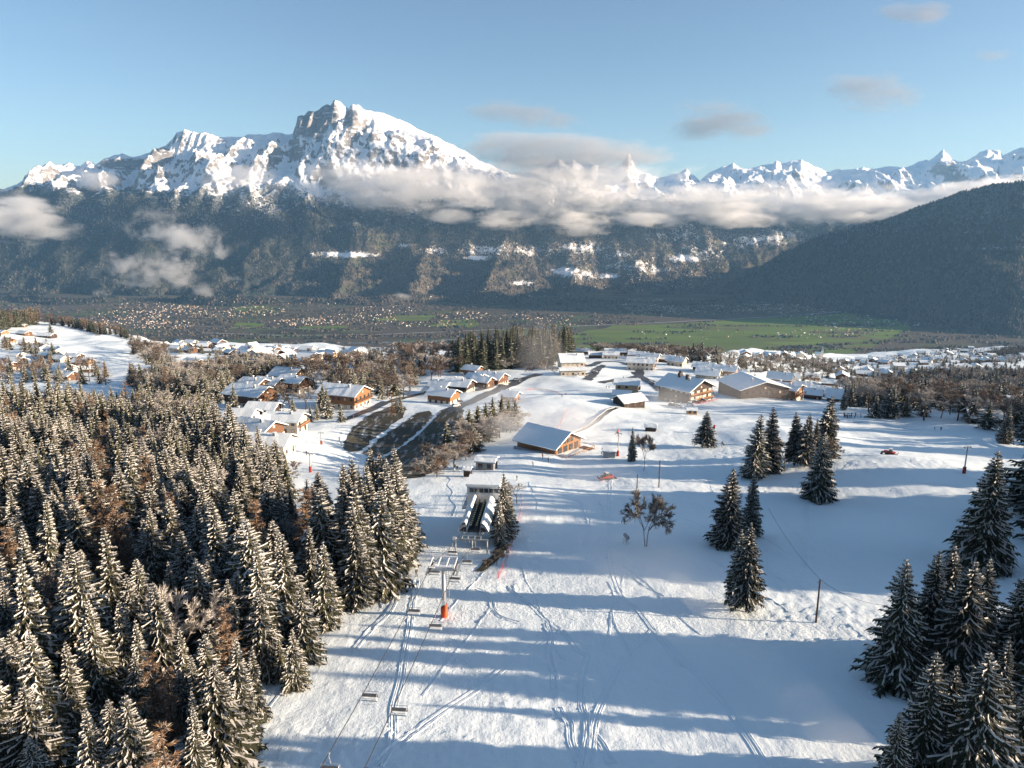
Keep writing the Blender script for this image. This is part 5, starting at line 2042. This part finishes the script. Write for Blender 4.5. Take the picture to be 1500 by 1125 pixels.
#--PART5
# ------------------------------------------------------------------ chairlift
def lift():
    T = at(651, 903)
    S = at(693, 806)
    d = Vector((S.x - T.x, S.y - T.y, 0)).normalized()
    yaw = math.atan2(d.y, d.x) - PI / 2          # local +Y runs from the tower to the station
    side = Vector((d.y, -d.x, 0))
    half = 1.75

    # tower
    t = thing('chairlift_tower', 'grey chairlift pylon with orange padded foot in mid piste', 'lift pylon', T, yaw)
    b = MB()
    b.tube([(0, 0, -.5), (0, 0, 7.2)], [.34, .26], 14)
    b.build('pole', M['steel'], t, True)
    b = MB()
    for x in (.42, .78):
        b.tube([(x, -.1, .3), (x, -.1, 7.6)], .045, 6)
    for k in range(22):
        b.tube([(.42, -.1, .6 + k * .32), (.78, -.1, .6 + k * .32)], .025, 5)
    b.build('ladder', M['steel'], t)
    b = MB()
    n = 16
    for k in range(n):
        a0, a1 = 2 * PI * k / n, 2 * PI * (k + 1) / n
        b.add([(.52 * math.cos(a0), .52 * math.sin(a0), -.4), (.52 * math.cos(a1), .52 * math.sin(a1), -.4), (.50 * math.cos(a1), .50 * math.sin(a1), 1.75 + .25 * math.cos(a1)), (.50 * math.cos(a0), .50 * math.sin(a0), 1.75 + .25 * math.cos(a0)),
               (.36 * math.cos(a0), .36 * math.sin(a0), 1.75 + .25 * math.cos(a0)), (.36 * math.cos(a1), .36 * math.sin(a1), 1.75 + .25 * math.cos(a1))], [(0, 1, 2, 3), (3, 2, 5, 4)])
    b.build('padding', M['orange'], t, True)
    b = MB()
    b.box(-half - .2, -.16, 7.2, half + .2, .16, 7.55)
    b.build('crossarm', M['steel'], t)
    b = MB()
    for yy in (-1.6, 1.6):
        b.box(-half - .1, yy - .07, 8.5, half + .1, yy + .07, 8.64)
    for x in (-half, -half * .35, half * .35, half):
        b.box(x - .06, -1.6, 8.36, x + .06, 1.6, 8.5)
    for x in (-half, half):
        for yy in (-1.55, 1.55):
            b.tube([(x * .75, 0, 7.55), (x, yy, 8.4)], .05, 5)
    b.build('lifting_frame', M['white'], t)
    for sgn in (-1, 1):
        f = MB()
        x = sgn * half
        f.box(x - .10, -1.9, 7.62, x - .03, 1.9, 7.80)
        f.box(x - .55, -1.7, 7.3, x - .2, 1.7, 7.36) if sgn < 0 else f.box(x + .2, -1.7, 7.3, x + .55, 1.7, 7.36)
        sh = f.build('sheave_beam', M['greysteel'], t)
        w = MB()
        for k in range(6):
            y = -1.7 + k * .68
            pts = [(x + .02, y, 7.62)]
            w.tube([(x - .02, y, 7.66), (x + .08, y, 7.66)], .2, 10)
        w.build('sheave_wheel', M['black'], sh)
    MB().box(-.28, -.42, 2.0, .28, -.34, 2.7).build('number_plate', M['white'], t)

    # station
    st_y = S
    s = thing('chairlift_station', 'snow-covered chairlift bottom station with open drive rails', 'lift station', S, yaw)
    b = MB()
    b.box(-2.9, 15.5, -2, 2.9, 20.0, 3.0)
    b.build('machine_base', M['concrete'], s)
    b = MB()
    b.box(-3.3, 15.0, 3.01, 3.3, 20.4, 6.9)
    b.build('housing', M['white'], s)
    b = MB()
    for k in range(6):
        x = -2.75 + k * 1.0
        b.box(x, 14.93, 5.55, x + .85, 14.995, 6.4)
    b.build('window_band', M['glass'], s)
    MB().box(-3.5, 14.6, 6.91, 3.5, 20.7, 7.4).build('snow_cover', M['roofsnow'], s)
    for sg in (-1, 1):
        # hood over each rope side: a sloping snow-laden shell
        prof = [(sg * 1.2, 4.0), (sg * 1.4, 4.85), (sg * 2.2, 4.55), (sg * 2.75, 3.55), (sg * 2.6, 3.45), (sg * 2.05, 4.2), (sg * 1.4, 4.35)]
        b = MB()
        b.prism(prof, .6, 14.5, 0)
        h = b.build('rail_hood', M['greysteel'], s)
        r = random.Random(3 + sg)
        pts = []
        b = MB()
        m = 14
        for k in range(m + 1):
            y = .5 + 14 * k / m
            q = r.uniform(.05, .22)
            for a, z in ((sg * 1.25, 4.88), (sg * 1.5, 5.1 + q), (sg * 2.1, 4.82 + q), (sg * 2.75, 3.85 + q * .6), (sg * 2.85, 3.5)):
                pts.append((a, y, z))
        fs = []
        for k in range(m):
            for j in range(4):
                a = k * 5 + j
                fs.append((a, a + 1, a + 6, a + 5) if sg < 0 else (a, a + 5, a + 6, a + 1))
        b.add(pts, fs)
        b.build('hood_snow', M['roofsnow'], h, True)
        b = MB()
        b.box(sg * 1.75 - .12, .2, 3.1, sg * 1.75 + .12, 14.4, 3.38)
        b.build('rope_rail', M['steel'], s)
        w = MB()
        for k in range(14):
            y = 1.2 + k * .95
            x = sg * .55
            w.tube([(x - .13, y, 4.1), (x + .13, y, 4.1)], .36, 10)
        w.build('drive_tyres', M['black'], s)
        w = MB()
        for k in range(14):
            y = 1.2 + k * .95
            x = sg * .55
            w.box(x - .16, y - .14, 4.47, x + .16, y + .14, 4.6)
        w.build('tyre_hubs', M['yellow'], s)
    MB().box(-1.1, .5, 3.3, 1.1, 14.5, 3.6).build('service_walkway', M['black'], s)
    for sg in (-1, 1):
        MB().prism([(sg * 1.3, 3.3), (sg * 1.45, 4.75), (sg * 2.15, 4.5), (sg * 2.7, 3.5)], .62, .75).build('hood_end_shade', M['black'], s)  # black plate painted in for the dark open end of each hood
    for x, y in ((-2.9, -2.2), (2.9, -2.2), (0, -1.2), (0, 6.5), (-1.3, 12.5), (1.3, 12.5)):
        top = 3.3 if y > 0 else 3.0
        b = MB()
        b.tube([(x, y, -1), (x, y, top)], .2 if y > 0 else .14, 8)
        if y == -2.2:
            b.box(x - .7, y - .15, -.3, x + .7, y + .15, .05)
        b.build('pillar', M['greysteel'], s)
    b = MB()
    b.box(-3.1, -2.3, 3.001, 3.1, -2.1, 3.28)
    b.box(-1.7, -2.6, 3.29, 1.7, -2.45, 3.4)
    b.box(-1.7, -1.2, 3.29, 1.7, -1.05, 3.4)
    for x in (-1.7, -.6, .6, 1.7):
        b.box(x - .05, -2.44, 3.29, x + .05, -1.21, 3.4)
        b.tube([(x, -1.8, 3.3), (x * .6, -1.8, 2.4)], .05, 5)
    b.build('portal_frame', M['greysteel'], s)
    MB().box(-3.35, -2.5, 3.0, -2.75, -2.0, 3.5).build('lamp_box', M['white'], s)
    b = MB()
    for k in range(3):
        b.tube([(3.3, 15.2 + k * 2.4, -1), (3.3, 15.2 + k * 2.4, 3)], .1, 6)
    b.build('support_post', M['greysteel'], s)
    b = MB()
    for sg in (-1, 1):
        b.box(sg * 3.75 - .4, 13.5, 2.4, sg * 3.75 + .4, 20, 2.5)
        for k in range(6):
            b.box(sg * 4.1 - .03, 13.6 + k * 1.25, 2.5, sg * 4.1 + .03, 13.66 + k * 1.25, 3.5)
        b.box(sg * 4.1 - .03, 13.5, 3.5, sg * 4.1 + .03, 20, 3.56)
    b.build('catwalk', M['steel'], s)

    # ropes
    end_y = 12.0
    k = (T.y - end_y) / d.y
    E = Vector((T.x - d.x * k, end_y, 0))
    E.z = float(H(E.x, E.y)) + 9.0

    def rope(sg):
        off = side * (sg * half)
        A = S + off + d * 2.0 + Vector((0, 0, 3.5))
        B = T + off + Vector((0, 0, 7.9))
        C = E + off
        pts = []
        for i in range(11):
            q = i / 10
            pts.append(A.lerp(B, q) - Vector((0, 0, .35 * 4 * q * (1 - q))))
        for i in range(1, 21):
            q = i / 20
            pts.append(B.lerp(C, q) - Vector((0, 0, 1.5 * 4 * q * (1 - q))))
        return pts
    ropes = {}
    for sg, lab in ((-1, 'left haul rope of the chairlift'), (1, 'right haul rope of the chairlift')):
        ropes[sg] = rope(sg)
        b = MB()
        b.tube(ropes[sg], .042, 5)
        tag(b.build('haul_rope', M['black']), lab + ' hanging over the piste', 'cable')

    def on_rope(sg, y):
        P = ropes[sg]
        for a, c in zip(P, P[1:]):
            if c.y <= y <= a.y:
                return a.lerp(c, (a.y - y) / (a.y - c.y))
        return P[-1]

    # chairs
    c0 = thing('chairlift_chair', 'empty four-seat chair hanging from the left rope just below the pylon', 'lift chair', (0, 0, 0), 0, 'chairs of the chairlift')
    b = MB()
    b.tube([(0, 0, .05), (0, .05, -.5), (0, .28, -1.0), (0, .30, -1.35)], [.05, .045, .045, .045], 7)
    b.box(-.09, -.16, -.08, .09, .16, .1)
    b.build('hanger', M['steel'], c0)
    b = MB()
    pr = .035
    b.tube([(-.98, .30, -1.35), (.98, .30, -1.35)], pr, 6)
    for x in (-.98, .98):
        b.tube([(x, .30, -1.35), (x, .28, -2.2), (x, -.3, -2.3)], pr, 6)
    b.build('frame', M['steel'], c0)
    sm = MB().box(-.94, -.34, -2.26, .94, .2, -2.16)
    sm.box(-.94, -.34, -2.155, .94, .2, -2.06, 1)
    sm.build('seat', [M['greyfab'], M['roofsnow']], c0)
    MB().box(-.94, .21, -2.15, .94, .28, -1.62).build('backrest', M['greyfab'], c0)
    b = MB()
    b.tube([(-.9, .25, -1.5), (-.9, -.42, -1.85), (.9, -.42, -1.85), (.9, .25, -1.5)], .025, 5)
    b.tube([(0, -.42, -1.85), (0, -.55, -2.55)], .02, 5)
    b.tube([(-.7, -.55, -2.55), (.7, -.55, -2.55)], .02, 5)
    b.build('safety_bar', M['steel'], c0)
    chairs = [(-1, 81.5, 'empty four-seat chair hanging from the left rope just below the pylon'),
              (-1, 62.0, 'empty chair on the left rope in the lower third of the picture'),
              (-1, 50.5, 'chair on the left rope cut by the bottom picture edge'),
              (1, 77.5, 'empty chair on the right rope just below the orange-footed pylon'),
              (1, 59.5, 'empty chair on the right rope nearest the bottom of the picture'),
              (-1, 95.0, 'chair passing the left side of the pylon head'),
              (1, 91.5, 'chair passing the right side of the pylon head'),
              (-1, 110.0, 'chair on the left rope in front of the station portal'),
              (1, 103.0, 'sunlit chair on the right rope between pylon and station'),
              (1, 112.5, 'chair on the right rope right under the station portal')]
    for i, (sg, y, lab) in enumerate(chairs):
        p = on_rope(sg, y)
        if i == 0:
            c0.location = p
            c0.rotation_euler = (0, 0, yaw)
            c0.scale = (.82, .82, .82)
        else:
            dup(c0, p, yaw + rnd.uniform(-.03, .03), .82, lab)


M['yellow'] = pmat('yellow_hubs', (.62, .55, .30), None, 2, .5)
lift()


for px, b_, t_, lab in ((742, 815, 795, 'brown leafless shrub on the bank below the station spruce'), (728, 828, 806, 'reddish shrub in the middle of the bank beside the station'), (714, 836, 818, 'low brown shrub at the lower end of the bank by the station'), (735, 822, 803, 'twiggy shrub on the upper bank beside the red net')):
    p_, h_ = height_for(px, b_, t_)
    put_tree('bare', p_.x, p_.y, h_, lab, None, 1.3, cat='shrub')


# ------------------------------------------------------------------ poles and small equipment
def pole(px, b, t, label, style='wood', cat='pole'):
    p, h = height_for(px, b, t)
    o = thing('pole' if style == 'wood' else 'lift_pylon', label, cat, p)
    if style == 'wood':
        m = MB()
        m.tube([(0, 0, -.5), (0, 0, h)], [.16, .11], 8)
        m.build('mast', M['bark'], o, True)
        m = MB()
        m.box(-.35, -.06, h - .5, .1, .06, h - .38)
        m.build('bracket', M['steel'], o)
    else:
        m = MB()
        m.tube([(0, 0, -.5), (0, 0, h)], [.2, .14], 10)
        m.build('mast', M['greysteel'], o, True)
        m = MB()
        m.box(-.9, -.09, h - .25, .9, .09, h - .05)
        for x in (-.85, .85):
            m.tube([(x, -.35, h - .35), (x, .35, h - .35)], .14, 8)
        m.build('crossarm', M['steel'], o)
        m = MB()
        m.tube([(0, 0, -.3), (0, 0, min(1.7, h * .3))], [.42, .42], 12)
        m.build('padding', M['red'] if style == 'red' else M['orange'], o)
    return p + Vector((0, 0, h))


a1 = pole(1195, 913, 849, 'wooden pole standing alone on the sunlit slope')
a2 = pole(965, 714, 674, 'thin wooden pole beside the reddish leafless tree')
pole(933, 716, 695, 'short wooden post left of the thin pole')
pole(1412, 693, 654, 'lift pylon with red foot on the upper right slope', 'red', 'lift pylon')
pole(905, 668, 634, 'tall thin lift pylon beside the operator cabin', 'red', 'lift pylon')
pole(455, 692, 664, 'drag lift pylon with red foot low on the left piste', 'red', 'lift pylon')
pole(471, 651, 633, 'drag lift pylon with red foot high on the left piste', 'red', 'lift pylon')
pole(432, 660, 636, 'drag lift pylon closest to the chalets', 'red', 'lift pylon')
pole(865, 520, 495, 'tall thin mast on the village crest', 'wood', 'mast')
wb = MB()
e3 = at(1290, 960) + Vector((0, 0, 7))
for A, B in ((a1, at(1120, 812) + Vector((0, 0, 9))), (a1, e3)):
    wb.tube([A.lerp(B, k / 12) - Vector((0, 0, .8 * 4 * (k / 12) * (1 - k / 12))) for k in range(13)], .022, 4)
tag(wb.build('power_line', M['black']), 'thin cable strung over the lone wooden pole', 'cable')


def safety_net(pix, label):
    P = dense(pix, 3.0)
    o = thing('safety_net', label, 'net', (0, 0, 0))
    tp = MB()
    for z in (.08,):
        V = []
        for p in P:
            zz = float(H(p.x, p.y))
            V += [(p.x, p.y, zz + z), (p.x, p.y, zz + z + 1.0)]
        tp.add(V, [(2 * i, 2 * i + 2, 2 * i + 3, 2 * i + 1) for i in range(len(P) - 1)])
    tp.build('netting', M['net'], o)
    st = MB()
    for p in P[::2]:
        zz = float(H(p.x, p.y))
        st.tube([(p.x, p.y, zz - .2), (p.x, p.y, zz + 1.3)], .035, 5)
    st.build('stakes', M['redfab'], o)


safety_net([(763, 730), (764, 742), (758, 770), (750, 800), (741, 825), (733, 842), (728, 850)], 'red safety net curving down beside the station spruce')
safety_net([(831, 600), (824, 616), (815, 630), (808, 640)], 'red safety net on the upper piste above the big hut')
safety_net([(770, 572), (790, 571), (815, 576), (830, 579)], 'reddish safety net across the upper piste near the road')
safety_net([(1010, 593), (1030, 591), (1052, 586)], 'red fence along the hotel car park edge')


def conveyor():
    pts = dense([(838, 636), (852, 632), (866, 624), (880, 612), (892, 603), (905, 598)], 2)
    t = thing('ski_conveyor', 'dark conveyor belt track climbing to the black hut', 'conveyor belt', (0, 0, 0))
    V, Fc = strip_world(pts, 3.6, .06, [(-1.9, -.05), (-1.6, .5), (-1.3, .5), (-1.2, .12), (1.2, .12), (1.3, .5), (1.6, .5), (1.9, -.05)])
    b = MB()
    b.add([tuple(map(float, p)) for p in V], Fc)
    b.build('side_kerb', M['greysteel'], t)
    V, Fc = strip_world(pts, 2.2, .22)
    b = MB()
    b.add([tuple(map(float, p)) for p in V], Fc)
    b.build('belt', M['black'], t)


conveyor()


def snow_gun(px, py, yaw, label, col='red', s=1.0, first=[]):
    p = at(px, py)
    if first and first[0][1] == col:
        return dup(first[0][0], p, R(yaw), s, label)
    t = thing('snow_cannon', label, 'snow cannon', p, R(yaw))
    t.scale = (s, s, s)
    b = MB()
    for k in range(3):
        a = 2 * PI * k / 3
        b.tube([(0, 0, .9), (1.0 * math.cos(a), 1.0 * math.sin(a), -.05)], .06, 6)
        b.box(1.0 * math.cos(a) - .2, 1.0 * math.sin(a) - .2, -.08, 1.0 * math.cos(a) + .2, 1.0 * math.sin(a) + .2, .0)
    b.tube([(0, 0, .5), (0, 0, 1.5)], .09, 8)
    b.build('tripod', M['greysteel'], t)
    b = MB()
    n = 14
    prof = [(-.75, .42), (-.65, .55), (-.2, .52), (.5, .46), (.62, .5)]
    vs, fs = [], []
    for y, r in prof:
        for k in range(n):
            a = 2 * PI * k / n
            vs.append((r * math.cos(a), y * .94 - r * math.sin(a) * .0, 1.95 + r * math.sin(a) + y * .35))
    for i in range(len(prof) - 1):
        for k in range(n):
            k2 = (k + 1) % n
            fs.append((i * n + k, i * n + k2, (i + 1) * n + k2, (i + 1) * n + k))
    b.add(vs, fs)
    b.build('barrel', M[col], t, True)
    b = MB()
    b.tube([(0, -.3, 1.85), (0, .3, 2.06)], .3, 10)
    b.build('fan_motor', M['black'], t)
    MB().box(-.75, -.3, .75, -.5, .3, 1.5).build('control_box', M['white'], t)
    first.insert(0, (t, col))
    return t


snow_gun(668, 691, 40, 'snow cannon standing left of the grey piste hut', 'greysteel', .9)
snow_gun(917, 797, 30, 'dark snow cannon left of the two-stemmed tree', 'greysteel', .8)
snow_gun(905, 640, -20, 'red snow cannon on the piste below the black hut', 'red', 1.0)
snow_gun(1059, 656, 15, 'small snow cannon right of the single snowy spruce', 'greysteel', .8)
snow_gun(1046, 632, -30, 'red snow cannon behind the single snowy spruce', 'red', .9)
snow_gun(884, 668, 10, 'grey snow cannon beside the lift operator cabin', 'greysteel', 1.0)
snow_gun(762, 560, 30, 'snow cannon on the upper piste by the road', 'greysteel', 1.0)
snow_gun(620, 790, 50, 'small snow cannon on the piste left of the station', 'greysteel', .6)


def groomer(px, py, yaw, label, s=1.0):
    t = thing('snow_groomer', label, 'snow groomer', at(px, py), R(yaw))
    t.scale = (s, s, s)
    MB().prism([(-2.2, .75), (1.9, .75), (2.1, 1.2), (.9, 1.45), (-2.2, 1.5)], -1.1, 1.1, axis='y').build('body', M['red'], t)
    MB().prism([(-.3, 1.47), (1.0, 1.46), (.7, 2.55), (-.2, 2.6)], -.95, .95, axis='y').build('cab', M['glass'], t)
    MB().box(-.35, -1.0, 2.605, .8, 1.0, 2.72).build('cab_roof', M['white'], t)
    for sg in (-1, 1):
        pr = []
        for k in range(16):
            a = 2 * PI * k / 16
            pr.append((1.75 * math.copysign(abs(math.cos(a)) ** .6, math.cos(a)), .45 + .42 * math.sin(a)))
        y0 = sg * 1.05
        MB().prism(pr, min(y0, y0 + sg * .9), max(y0, y0 + sg * .9), axis='y').build('track', M['black'], t)
    MB().prism([(2.7, .05), (2.85, .05), (3.1, 1.0), (2.9, 1.0)], -2.1, 2.1, axis='y').build('blade', M['red'], t)
    b = MB()
    for y in (-.7, .7):
        b.tube([(1.9, y, .7), (2.8, y, .5)], .09, 6)
    b.build('blade_arm', M['greysteel'], t)
    MB().box(-3.2, -2.1, .1, -2.5, 2.1, .6).build('tiller', M['black'], t)
    return t


groomer(889, 702, -160, 'red snow groomer parked on the middle of the piste', .75)
groomer(1303, 666, -35, 'orange-red groomer with white roof on the right slope', .72)


# ------------------------------------------------------------------ cars
def car_proto():
    t = thing('parked_car', 'x', 'car', (0, 0, 0))
    b = MB()
    low = [(-2.1, .32), (2.1, .32), (2.15, .7), (1.9, .86), (.95, .95), (-1.75, .98), (-2.12, .85)]
    b.prism(low, -.86, .86, axis='y')
    b.build('body', M['carsilver'], t)
    b = MB()
    vs = [(-1.8, -.8, .985), (.95, -.8, .955), (.95, .8, .955), (-1.8, .8, .985), (-1.45, -.64, 1.46), (.2, -.64, 1.48), (.2, .64, 1.48), (-1.45, .64, 1.46)]
    b.add(vs, [(0, 1, 5, 4), (1, 2, 6, 5), (2, 3, 7, 6), (3, 0, 4, 7), (4, 5, 6, 7)])
    b.build('cabin_glass', M['glass'], t)
    MB().box(-1.5, -.67, 1.487, .22, .67, 1.62).build('roof_snow', M['roofsnow'], t)
    for x in (-1.3, 1.35):
        for y in (-.87, .87):
            b = MB()
            b.tube([(x, y - .1, .33), (x, y + .1, .33)], .33, 12)
            b.build('wheel', M['black'], t)
    return t


def cars():
    spots = [(846, 551, 20, 'silver', 'parked car nearest the stepped white building'), (871, 546, -10, 'white', 'white parked car in the village car park'), (860, 549, 30, 'dark', 'dark parked car in the village car park'),
             (1012, 594, -38, 'white', 'snowy white car at the left of the hotel front'), (1020, 591, -38, 'dark', 'dark car in the middle of the hotel front'), (1030, 588, -38, 'silver', 'silver car before the hotel balconies'),
             (1040, 583, -30, 'white', 'white car right of the hotel'), (1044, 579, -30, 'white', 'snow-covered car behind the hotel corner'), (995, 597, -38, 'white', 'white car beside the hotel side wall'), (985, 595, -38, 'dark', 'dark car at the hotel corner'),
             (545, 686, 15, 'dark', 'dark car at the foot of the bare embankment'), (556, 680, 10, 'silver', 'pale car on the bare embankment'), (672, 590, 35, 'dark', 'dark car on the road beside the chalets'),
             (742, 562, 20, 'white', 'white car on the upper road'), (757, 557, 20, 'silver', 'silver car on the upper road bend'), (735, 566, 20, 'dark', 'dark car parked below the broad chalet'), (955, 562, -30, 'silver', 'car on the lane to the hotel'), (668, 596, 40, 'white', 'white car where the road leaves the earth bank')]
    protos = {}
    for i, (px, py, yaw, c, lab) in enumerate(spots):
        p = at(px, py) + Vector((0, 0, .18))
        if c not in protos:
            t = car_proto()
            for ch in t.children:
                if ch.name.startswith('body'):
                    ch.data.materials[0] = M['car' + c]
            protos[c] = t
            t['label'] = lab
            t['group'] = 'parked cars'
            t.location = p
            t.rotation_euler = (0, 0, R(yaw))
        else:
            dup(protos[c], p, R(yaw), 1, lab)


cars()


# ------------------------------------------------------------------ people
def person_mesh(pose, jacket, trousers, hat):
    """one continuous skinned body about 1.75 m tall"""
    lean, arm, stride = pose
    J = {
        'pelvis': (0, 0, .95, .14), 'belly': (.02 * lean, 0, 1.12, .135), 'chest': (.1 * lean, 0, 1.34, .16), 'neck': (.14 * lean, 0, 1.5, .065), 'head': (.17 * lean, 0, 1.62, .105), 'top': (.18 * lean, 0, 1.72, .085),
        'shl': (.1 * lean, .19, 1.40, .075), 'ell': (.06 + arm * .1, .27, 1.15, .055), 'hal': (.12 + arm * .25, .24, .95 + arm * .15, .045),
        'shr': (.1 * lean, -.19, 1.40, .075), 'elr': (.06 + arm * .1, -.27, 1.15, .055), 'har': (.12 + arm * .25, -.24, .95 + arm * .15, .045),
        'hil': (0, .1, .88, .11), 'knl': (.08 + stride * .5, .12, .50, .085), 'anl': (-.02 + stride, .12, .09, .07), 'tol': (.16 + stride, .13, .05, .055),
        'hir': (0, -.1, .88, .11), 'knr': (.08 - stride * .5, -.12, .50, .085), 'anr': (-.02 - stride, -.12, .09, .07), 'tor': (.16 - stride, -.13, .05, .055)}
    E = [('pelvis', 'belly'), ('belly', 'chest'), ('chest', 'neck'), ('neck', 'head'), ('head', 'top'), ('chest', 'shl'), ('shl', 'ell'), ('ell', 'hal'), ('chest', 'shr'), ('shr', 'elr'), ('elr', 'har'),
         ('pelvis', 'hil'), ('hil', 'knl'), ('knl', 'anl'), ('anl', 'tol'), ('pelvis', 'hir'), ('hir', 'knr'), ('knr', 'anr'), ('anr', 'tor')]
    names = list(J)
    me = bpy.data.meshes.new('person_rig')
    me.from_pydata([J[n][:3] for n in names], [(names.index(a), names.index(b)) for a, b in E], [])
    o = link('person', me)
    sk = o.modifiers.new('skin', 'SKIN')
    for i, n in enumerate(names):
        v = me.skin_vertices[0].data[i]
        v.radius = (J[n][3], J[n][3])
        v.use_root = (n == 'pelvis')
    sb = o.modifiers.new('sub', 'SUBSURF')
    sb.levels = sb.render_levels = 1
    dg = bpy.context.evaluated_depsgraph_get()
    out = bpy.data.meshes.new_from_object(o.evaluated_get(dg))
    bpy.data.objects.remove(o)
    bpy.data.meshes.remove(me)
    out.name = 'person_body'
    out.materials.clear()
    for m in (jacket, trousers, M['skin'], hat, M['black']):
        out.materials.append(m)
    for p in out.polygons:
        z, x, y = p.center.z, p.center.x, p.center.y
        p.material_index = 4 if z < .13 else 1 if z < .93 and abs(y) < .2 else 0 if z < 1.49 else 3 if z > 1.63 or x < .1 * lean + .03 else 2
        p.use_smooth = True
    return out


def people():
    combos = [('navy', 'black', 'greyfab'), ('redfab', 'navy', 'black'), ('greyfab', 'black', 'redfab'), ('black', 'greyfab', 'white'), ('blue', 'black', 'navy'), ('orange', 'navy', 'black')]
    words = ['navy jacket', 'red jacket', 'grey jacket', 'black jacket', 'blue jacket', 'orange jacket']
    poses = [(.3, .1, .06), (1.0, .8, .12), (.6, .5, .18)]
    ms = [person_mesh(poses[i % 3], *[M[c] for c in combos[i]]) for i in range(6)]
    r = random.Random(9)
    spots = []
    for px, py, c, where in ((505, 698, 0, 'at the left of the group below the embankment'), (508, 696, 3, 'in the middle of the group below the embankment'), (511, 697, 1, 'in the group below the embankment'), (514, 698, 2, 'at the right of the group below the embankment'), (507, 700, 5, 'closest in the group below the embankment'),
                             (526, 689, 3, 'beside the dark car at the embankment foot'), (610, 846, 3, 'skiing along the track left of the pylon'), (803, 677, 3, 'standing below the big hut terrace'), (781, 684, 1, 'left of the other skier below the big hut'), (795, 672, 5, 'at the corner of the big hut'), (757, 704, 3, 'alone on the piste above the station spruce'),
                             (855, 631, 0, 'left of two by the conveyor foot'), (858, 631, 1, 'right of two by the conveyor foot'), (1369, 631, 3, 'left of two walking at the right slope edge'), (1378, 631, 0, 'right of two walking at the right slope edge'),
                             (888, 569, 0, 'left of two on the upper piste before the restaurant'), (892, 569, 2, 'right of two on the upper piste before the restaurant'), (823, 582, 2, 'alone on the upper piste left of the restaurant'), (518, 614, 3, 'on the left piste beside the road'), (497, 646, 0, 'higher of two on the left piste edge'), (500, 654, 2, 'lower of two on the left piste edge'), (449, 667, 3, 'between the drag lift pylons')):
        p = at(px, py)
        o = link('person', ms[c])
        o.location = p
        o.rotation_euler = (0, 0, r.uniform(0, 6.28))
        tag(o, 'person in %s %s' % (words[c], where), 'person')
    for k in range(15):
        px, py = r.uniform(1236, 1263), r.uniform(609, 614)
        o = link('person', ms[(0, 3, 3, 0, 2, 1)[k % 6]])
        o.location = at(px, py)
        o.rotation_euler = (0, 0, r.uniform(0, 6.28))
        tag(o, 'person in the queue at the wood edge on the right slope', 'person', 'people queueing at the wood edge')
    for k in range(26):
        px, py = r.uniform(914, 940), r.uniform(578, 583)
        o = link('person', ms[k % 6])
        o.location = at(px, py)
        o.rotation_euler = (0, 0, r.uniform(0, 6.28))
        tag(o, 'person on the crowded restaurant terrace', 'person', 'people on the restaurant terrace')


people()


# ------------------------------------------------------------------ drifting snow from the snow cannons
def mist(px, py, rx, ry, rz, dens, label, nsc=.05, yaw=0.0, up=0.0, tilt=0.0, thr=.58):
    m = cloud_mat('drifting_snow', dens, nsc, thr, .34, (1, 1, 1), 4, .3, seed=px * .1)
    o = link('snow_mist', sphere_mesh('snow_mist', m, 16, 10))
    o.location = at(px, py) + Vector((0, 0, up))
    o.scale = (rx, ry, rz)
    o.rotation_euler = (0, tilt, yaw)
    tag(o, label, 'snow mist', 'plumes of artificial snow', 'stuff')


mist(790, 552, 24, 20, 26, .005, 'tall plume of artificial snow before the crest wood', .05, 0, 16)
mist(806, 645, 30, 30, 9, .026, 'drift of artificial snow around the big piste hut', .05, .3, 4)
mist(1092, 588, 34, 16, 12, .006, 'snow plume before the long dark timber building', .04, 0, 7)
mist(985, 600, 16, 12, 8, .014, 'snow drift at the hotel side wall', .06, 0, 4)
mist(740, 612, 24, 22, 10, .010, 'thin snow haze over the frosted tree belt', .05, 0, 6)
mist(965, 850, 15, 22, 4.5, .010, 'soft snow haze over the shaded piste right of centre', .10, .2, 2)
mist(1145, 1030, 3.0, 30, 2.2, .028, 'slanting streak of drifting snow at the bottom right', .10, .27, 2.6, 0, .40)
mist(865, 705, 14, 18, 3.5, .014, 'thin snow haze on the piste around the red groomer', .09, .1, 2)
